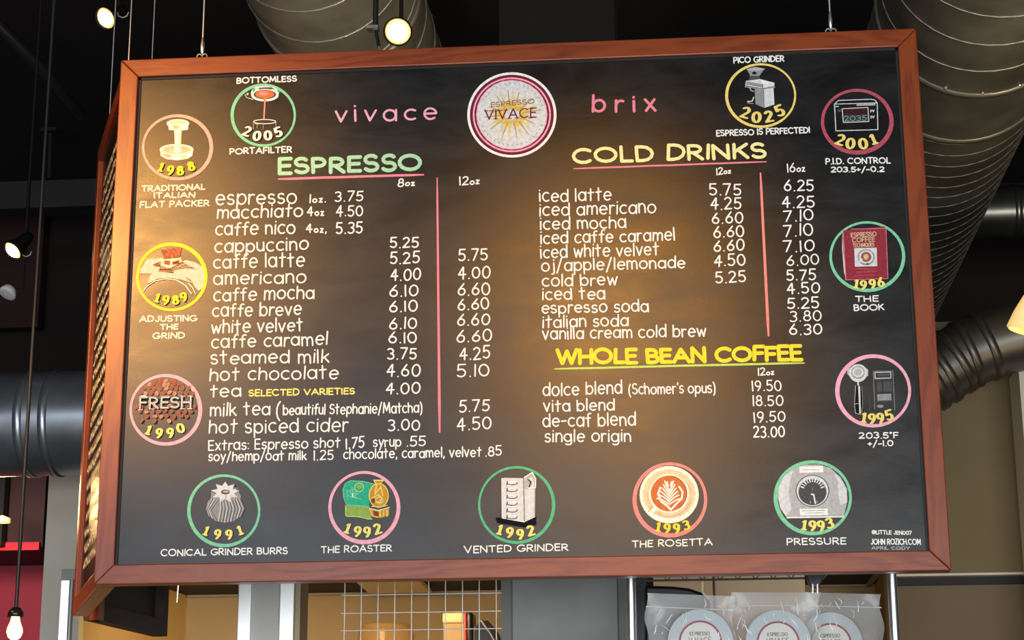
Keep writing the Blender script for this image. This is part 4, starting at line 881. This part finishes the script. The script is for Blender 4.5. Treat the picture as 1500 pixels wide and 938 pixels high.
# pendant bulb bottom left
q = P(23, 900, .7)
t = thing('pendant_lamp', 'bare lit bulb on a long black cord at the lower left', 'pendant lamp', q)
m = MB(); m.tube([q, Vector((q.x, q.y, 6.2))], .0065, 'cord_black', 8); m.build('cord', t, smooth=True)
m = MB(); m.lathe([(.006, .022), (.014, .020), (.024, .006), (.026, -.010), (.022, -.010), (0, -.004)], q+Vector((0, 0, -.0)), (0, 0, 1), 'black_plastic', 20); m.build('socket', t, smooth=True)
m = MB(); m.lathe([(.013, -.008), (.015, -.022), (.024, -.045), (.0255, -.058), (.020, -.074), (.010, -.082), (0, -.084)], q, (0, 0, 1), 'bulb_glow', 20); m.build('bulb', t, smooth=True)
l = bpy.data.lights.new('pendant_glow', 'POINT'); l.energy = 2.0; l.color = (1, .65, .3); l.shadow_soft_size = .03; lo = bpy.data.objects.new('pendant_glow', l); COL.objects.link(lo); lo.location = q+Vector((0, -.02, -.13))
# second pendant cord above the left spotlight is its stem; glowing glass shade at the right edge
q = P(1512, 466, 1.2)
t = thing('glass_lamp', 'glowing amber glass lamp cut by the right edge of the picture', 'lamp', q)
m = MB(); m.lathe([(.070, -.052), (.078, -.045), (.066, .01), (.046, .07), (.022, .115), (.012, .125)], q, (.28, -.1, 1), 'shade_glow', 28); m.build('glass_shade', t, smooth=True)
m = MB(); m.lathe([(.016, .115), (.016, .145), (.004, .15)], q, (.28, -.1, 1), 'black_metal', 16); m.build('socket', t, smooth=True)
m = MB(); m.tube([q+Vector((.040, -.014, .145)), q+Vector((.12, 0, .2)), q+Vector((.5, 0, .22))], .006, 'cord_black', 8); m.build('arm', t, smooth=True)
q = P(3, 762, 5.8); m = MB(); m.lathe([(.05, -.015), (.05, .01), (0, .03)], q, (0, 0, 1), 'shade_glow', 16); tag(m.build('recessed_lamp', smooth=True), 'small round ceiling lamp at the left edge above the red wall', 'lamp')
# ------------------------------------------------------------------ steel posts, column behind the kitchen opening
def post(px0, px1, Y, name, label, matn, dep=.05, top=None, cat='post', parent=None):
    a = P(px0, 895, Y).x; b_ = P(px1, 895, Y).x; zt_ = top if top else 3.2
    m = MB(); m.box((a, Y, 0), (b_, Y+dep, zt_), matn); o = m.build(name, parent, bevel=.004)
    if not parent: tag(o, label, cat)
    return o
Yc = 1.7
a = P(372, 895, Yc).x; b_ = P(408, 895, Yc).x; z_ = P(390, 848, Yc).z
pc = thing('steel_pillar', 'pillar with two bright steel edge strips below the left part of the large menu board', 'pillar', (P(390, 895, Yc).x, Yc, 0))
a0 = P(349, 895, Yc).x; a1 = P(431, 895, Yc).x
m = MB(); m.box((a0+.004, Yc+.004, 0), (a1-.004, Yc+.16, 3.0), 'pillar_paint'); m.build('pillar_core', pc)
for u, v in ((349, 368), (410, 431)):
    m = MB(); m.box((P(u, 895, Yc).x, Yc-.012, 0), (P(v, 895, Yc).x, Yc+.008, 3.0), 'white_steel'); m.build('edge_strip', pc, bevel=.003)
m = MB(); m.box((a1, Yc+.01, 0), (a1+.02, Yc+.16, 3.0), 'ceiling_rail'); m.build('side_trim', pc)
Yl = 1.8
t = thing('steel_post', 'bright steel post with a grey top, left of the dark-backed board', 'post', (P(92, 900, Yl).x, Yl, 0))
a = P(87, 890, Yl).x; b_ = P(100, 890, Yl).x; zt1 = P(95, 850, Yl).z; zt2 = P(95, 834, Yl).z
m = MB(); m.box((a, Yl, 0), (b_, Yl+.03, zt1), 'white_steel'); m.build('post', t, bevel=.002)
m = MB(); m.box((a, Yl+.002, zt1), (b_+.03, Yl+.04, zt2), 'grey_column'); m.build('cap', t, bevel=.002)
m = MB(); m.box((b_+.003, Yl+.005, 0), (b_+.010, Yl+.03, zt1+.003), 'label_paper'); m.build('edge_strip', t)
# ------------------------------------------------------------------ hanging wire grid
YG = .55
gx = [P(x, 880, YG).x for x in (505, 529.3, 553.8, 578.3, 603, 628, 652.5, 677.5, 702, 727)]
gz = [P(620, y, YG).z for y in (870.5, 897, 922.5)]; st = gz[0]-gz[1]; gz = [gz[0]+st] + gz + [gz[2]-st*i for i in (1, 2, 3, 4, 5, 6)]
grid = thing('wire_grid', 'chrome wire grid panel below the middle of the large menu board', 'wire grid', (gx[5], YG, gz[-1]))
for x in gx:
    m = MB(); m.tube([(x, YG, gz[-1]-.01), (x, YG, gz[0]+.01)], .0020, 'wire_steel', 8); m.build('upright_wire', grid, smooth=True)
for z in gz:
    m = MB(); m.tube([(gx[0]-.012, YG+.005, z), (gx[-1]+.016, YG+.005, z)], .0018, 'wire_steel', 8); m.build('cross_wire', grid, smooth=True)
# things behind the grid
Yk = 2.7
q0 = P(648, 898, Yk); q1 = P(680, 913, Yk)
t = thing('kitchen_container', 'glowing cream container with a red and black end, behind the wire grid', 'container', (q0.x, Yk, q1.z-.3))
m = MB(); rr = (q0.z-q1.z)/2; m.box((q0.x, Yk, q1.z), (q1.x, Yk+.12, q0.z), 'cream_plastic'); m.build('lid', t, bevel=.01)
m = MB(); m.box((q0.x+.004, Yk+.01, q1.z-.4), (q1.x, Yk+.11, q1.z), 'paper_towel'); m.build('body', t)
u = P(680, 900, Yk).x; v = P(684, 900, Yk).x; m = MB(); m.box((u, Yk-.01, q1.z-.4), (v, Yk+.12, q0.z), 'red_plastic'); m.build('red_panel', t, bevel=.004)
u2 = P(693, 900, Yk).x; m = MB(); m.box((v, Yk-.012, q1.z-.4), (u2, Yk+.12, q0.z), 'black_plastic'); m.build('black_panel', t, bevel=.012)
p_ = [P(x, y, Yk-.05) for x, y in ((694, 918), (704, 911), (714, 909), (728, 925), (735, 945), (735, 990), (690, 990))]
m = MB(); m.prism(p_, (0, .1, 0), 'black_plastic'); t = m.build('dark_machine', bevel=.005); tag(t, 'dark angular machine with a steel edge, lower right behind the wire grid', 'machine')
m = MB(); m.tube([P(705, 909, Yk-.09), P(718, 927, Yk-.09), P(728, 945, Yk-.09)], .006, 'chrome', 8); m.build('steel_edge', t)
m = MB(); q = P(565, 990, 2.9); r_ = .125
m.lathe([(r_, -.25), (r_, .0), (r_*.98, .17), (r_*.86, .21), (r_*.82, .215), (r_*.8, .20)], q, (0, 0, 1), 'warm_glass', 28); o = m.build('glass_jar', smooth=True); tag(o, 'wide amber glass jar top, low behind the wire grid', 'jar')
a, b_ = P(520, 850, 2.9), P(628, 866, 2.9)
m = MB(); hz = kz-.03
m.prism([(P(512, 848, 3.0).x, 2.75, hz), (P(603, 855, 3.0).x, 2.75, hz), (P(632, 868, 3.7).x, 3.7, hz), (P(540, 866, 3.7).x, 3.7, hz)], (0, 0, .02), 'light_panel'); t = m.build('ceiling_panel', bevel=.003); m = MB(); m.tube([(P(512, 848, 3.0).x, 2.745, hz+.004), (P(603, 855, 3.0).x, 2.745, hz+.004)], .009, 'cream_plastic', 8); m.tube([(P(603, 855, 3.0).x, 2.745, hz), (P(632, 868, 3.7).x, 3.7, hz)], .007, 'cream_plastic', 8); m.build('edge_trim', t); tag(t, 'pale rectangular panel tilted under the kitchen ceiling, above the wire grid', 'ceiling panel')
q = P(262, 846, 2.9); m = MB(); m.tube([P(262, 846, 3.0), P(259, 883, 3.0)], .004, 'white_steel', 6); tag(m.build('hanging_rod', smooth=True), 'thin white rod hanging from the ceiling at the corner of the tan wall', 'rod')
# ------------------------------------------------------------------ wire shelf unit with bags
YS0, YS1 = .45, .95
shelf = thing('wire_shelf', 'chrome post wire shelving below the right half of the large menu board', 'shelf', (P(1115, 900, YS0).x, YS0, 0))
def cpost(pxx, Y):
    c = P(pxx, 895, Y); m = MB(); m.tube([(c.x, Y, 0), (c.x, Y, 2.6)], .0145, 'post_chrome', 24); m.build('post', shelf, smooth=True); return c.x
sx0 = cpost(925, YS0); sx1 = cpost(1309, YS0)
zs = P(1050, 846, YS0).z
m = MB(); 
zt_ = zs+.022; zb_ = P(1050, 849.5, YS0).z
m.tube([(sx0, YS0, zt_), (P(1185, 846, YS0).x, YS0, zt_)], .003, 'black_metal', 8); m.tube([(sx0, YS0, zb_), (P(1180, 846, YS0).x, YS0, zb_)], .0032, 'black_metal', 8); m.build('shelf_rail', shelf, smooth=True)
m = MB(); n = 18; xa, xb = sx0+.03, P(1172, 846, YS0).x
m.tube([(xa+(xb-xa)*i/n, YS0+.002, zt_ if i % 2 == 0 else zb_) for i in range(n+1)], .0024, 'black_metal', 6); m.build('truss_wire', shelf, smooth=True)
zl = 1.93
for yy in (YS0, YS1):
    m = MB(); m.tube([(sx0, yy, zl), (sx1, yy, zl)], .003, 'wire_steel', 8); m.build('shelf_rail', shelf, smooth=True)
for i in range(24):
    x = sx0+.02+(sx1-sx0-.04)*i/23; m = MB(); m.tube([(x, YS0, zl+.004), (x, YS1, zl+.004)], .002, 'wire_steel', 6); m.build('shelf_wire', shelf)
m = MB(); m.box((P(930, 900, 1.5).x, 1.5, 0), (P(947, 900, 1.5).x, 1.58, 2.8), 'black_metal'); tag(m.build('black_upright'), 'black upright just right of the left chrome post', 'upright')
# black machine hood behind the bags
p_ = [P(x, y, 1.0) for x, y in ((944, 990), (944, 858), (985, 859), (1010, 862), (1027, 868), (1040, 880), (1045, 990))]
m = MB(); m.prism(p_, (0, .35, 0), 'black_plastic'); tag(m.build('coffee_grinder_hood', bevel=.01), 'black machine hood with a rounded shoulder behind the left bag', 'machine')
q = P(1028, 858, .98); m = MB(); m.tube([P(1029, 849, .9), P(1029, 868, .9), P(1038, 878, .9)], .004, 'light_panel', 8); tag(m.build('pale_cable', smooth=True), 'pale short cable behind the shelf edge above the left bag', 'cable')
t = thing('black_clamp', 'black clamp with two metal prongs at the right end of the shelf edge', 'clamp', P(1192, 852, YS0-.03))
m = MB(); m.prism([P(x, y, YS0-.05) for x, y in ((1180, 838), (1212, 838), (1204, 852), (1199, 862), (1188, 862), (1183, 850))], (0, .03, 0), 'black_plastic'); m.build('clamp_body', t, bevel=.003)
for x in (1190.5, 1197.5):
    m = MB(); m.tube([P(x, 856, YS0-.052), P(x, 869, YS0-.052)], .0022, 'chrome', 6); m.build('prong', t)
m = MB(); m.tube([P(1203, 851, YS0-.04), P(1214, 838, YS0-.04)], .002, 'chrome', 6); m.build('rod', t)
m = MB(); m.tube([P(1216, 845, .7), P(1256, 866, .7)], .0018, 'wire_steel', 6); m.tube([P(1252, 841, .7), P(1256, 866, .7)], .0018, 'wire_steel', 6)
def bag(pxc, w, topL, topR, Y, label, lcx, lcy, lr, seed, tiltL=0, fill=True):
    rs = random.Random(seed); D = (Y-CAM.y)
    base = P(pxc, 1010, Y); base.z = zl+.006
    t = thing('coffee_bag', label, 'bag', base, 'clear zip bags on the wire shelf')
    tl, tr = P(pxc-w/2, topL, Y), P(pxc+w/2, topR, Y)
    nu, nv = 14, 18; depth = .045
    for side_ in (-1, 1):
        vs = []; fs = []
        for j in range(nv+1):
            v = j/nv
            for i in range(nu+1):
                u = i/nu; topz = tl.z+(tr.z-tl.z)*u; x = tl.x+(tr.x-tl.x)*u; z = topz+(base.z-topz)*v
                b_ = depth*math.sin(PI*u)**.6*min(1, v*2.2)*(1 if v < .9 else (1-v)*10*.6+.4)
                wr = .006*math.sin(9*u+7*v+seed)*min(1, v*4)+rs.uniform(-.0028, .0028)*min(1, v*5)
                x += .006*math.sin(14*v+seed)*(1 if i in (0, nu) else 0)
                vs.append((x, Y+side_*(b_+(wr if i not in (0, nu) else 0))+.001*side_, z))
        for j in range(nv):
            for i in range(nu): fs.append((j*(nu+1)+i, j*(nu+1)+i+1, (j+1)*(nu+1)+i+1, (j+1)*(nu+1)+i))
        m = MB(); m.add(vs, fs, 'clear_film'); m.build('front_film' if side_ < 0 else 'back_film', t, smooth=True)
    # zip strip
    za, zb2 = Vector((tl.x, Y-.004, tl.z-.042)), Vector((tr.x, Y-.004, tr.z-.042))
    m = MB(); m.tube([za, zb2], .0016, 'film_highlight', 6); m.build('zip_strip', t)
    # round label
    c = P(lcx, lcy, Y-depth-.012); s_ = (c-P(lcx+1, lcy, c.y)).length
    def dsk(r, y, matn, name, par, r_in=0):
        m = MB(); n = 40
        if r_in: 
            m.add([(c.x+rr*s_*math.cos(2*PI*k/n), y, c.z+rr*s_*math.sin(2*PI*k/n)) for rr in (r, r_in) for k in range(n)], [(k, (k+1) % n, n+(k+1) % n, n+k) for k in range(n)], matn)
        else: m.prism([(c.x+r*s_*math.cos(2*PI*k/n), y, c.z+r*s_*math.sin(2*PI*k/n)) for k in range(n)], (0, .0006, 0), matn)
        return m.build(name, par)
    lb = dsk(lr, c.y, 'label_paper', 'label', t); dsk(lr*.66, c.y-.0006, 'label_inner', 'label_centre', lb); dsk(lr*.66, c.y-.0012, 'label_ring', 'label_ring', lb, lr*.60)
    # printed words
    for (txt, dy, w2, h2_) in (('ESPRESSO', 17, 30, 5), ('VIVACE', 6, 34, 8)):
        m = MB(); u = 0; gl = []
        for ch in txt: wd, st_ = G[ch]; gl.append((u, st_)); u += wd+.25
        for (u_, st_) in gl:
            for line in st_: stroke(m, [(c.x+((u_+gx_)/u-.5)*w2*s_, c.z+(dy+gy_*h2_-lr*.15)*s_) for gx_, gy_ in line], .5*s_, .4*s_, 'label_ink', c.y-.0016, 5)
        m.build('printed_word', lb)
    # glints along the film's creases, built as pale slivers
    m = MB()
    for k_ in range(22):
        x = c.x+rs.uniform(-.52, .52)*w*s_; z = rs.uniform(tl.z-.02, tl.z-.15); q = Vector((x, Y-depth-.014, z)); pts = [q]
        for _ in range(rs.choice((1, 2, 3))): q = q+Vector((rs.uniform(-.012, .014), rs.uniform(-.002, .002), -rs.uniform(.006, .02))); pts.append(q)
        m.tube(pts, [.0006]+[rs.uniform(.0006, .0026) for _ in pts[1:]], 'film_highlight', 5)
    m.build('crease_glint', t, smooth=True)['kind'] = 'stuff'
    if fill:
        m = MB(); q = base+Vector((0, 0, .05)); vs = []; hw = w*s_/2*.84
        m.lathe([(0, -.04), (hw*.8, -.035), (hw, .0), (hw*.95, .02), (0, .03)], q, (0, 0, 1), 'coffee_beans', 20); o = m.build('coffee_beans', t, smooth=True); 
        for v in o.data.vertices: v.co.y *= .28
        o['kind'] = 'stuff'
bag(1010, 128, 869, 874, .53, 'clear zip bag with round label, leftmost on the wire shelf', 1026, 941, 48, 1)
bag(1134, 130, 868, 868, .64, 'clear zip bag with round label, middle one on the wire shelf', 1140, 942, 48, 2)
bag(1232, 116, 868, 871, .78, 'clear zip bag with round label, rightmost on the wire shelf', 1217, 944, 47, 3)
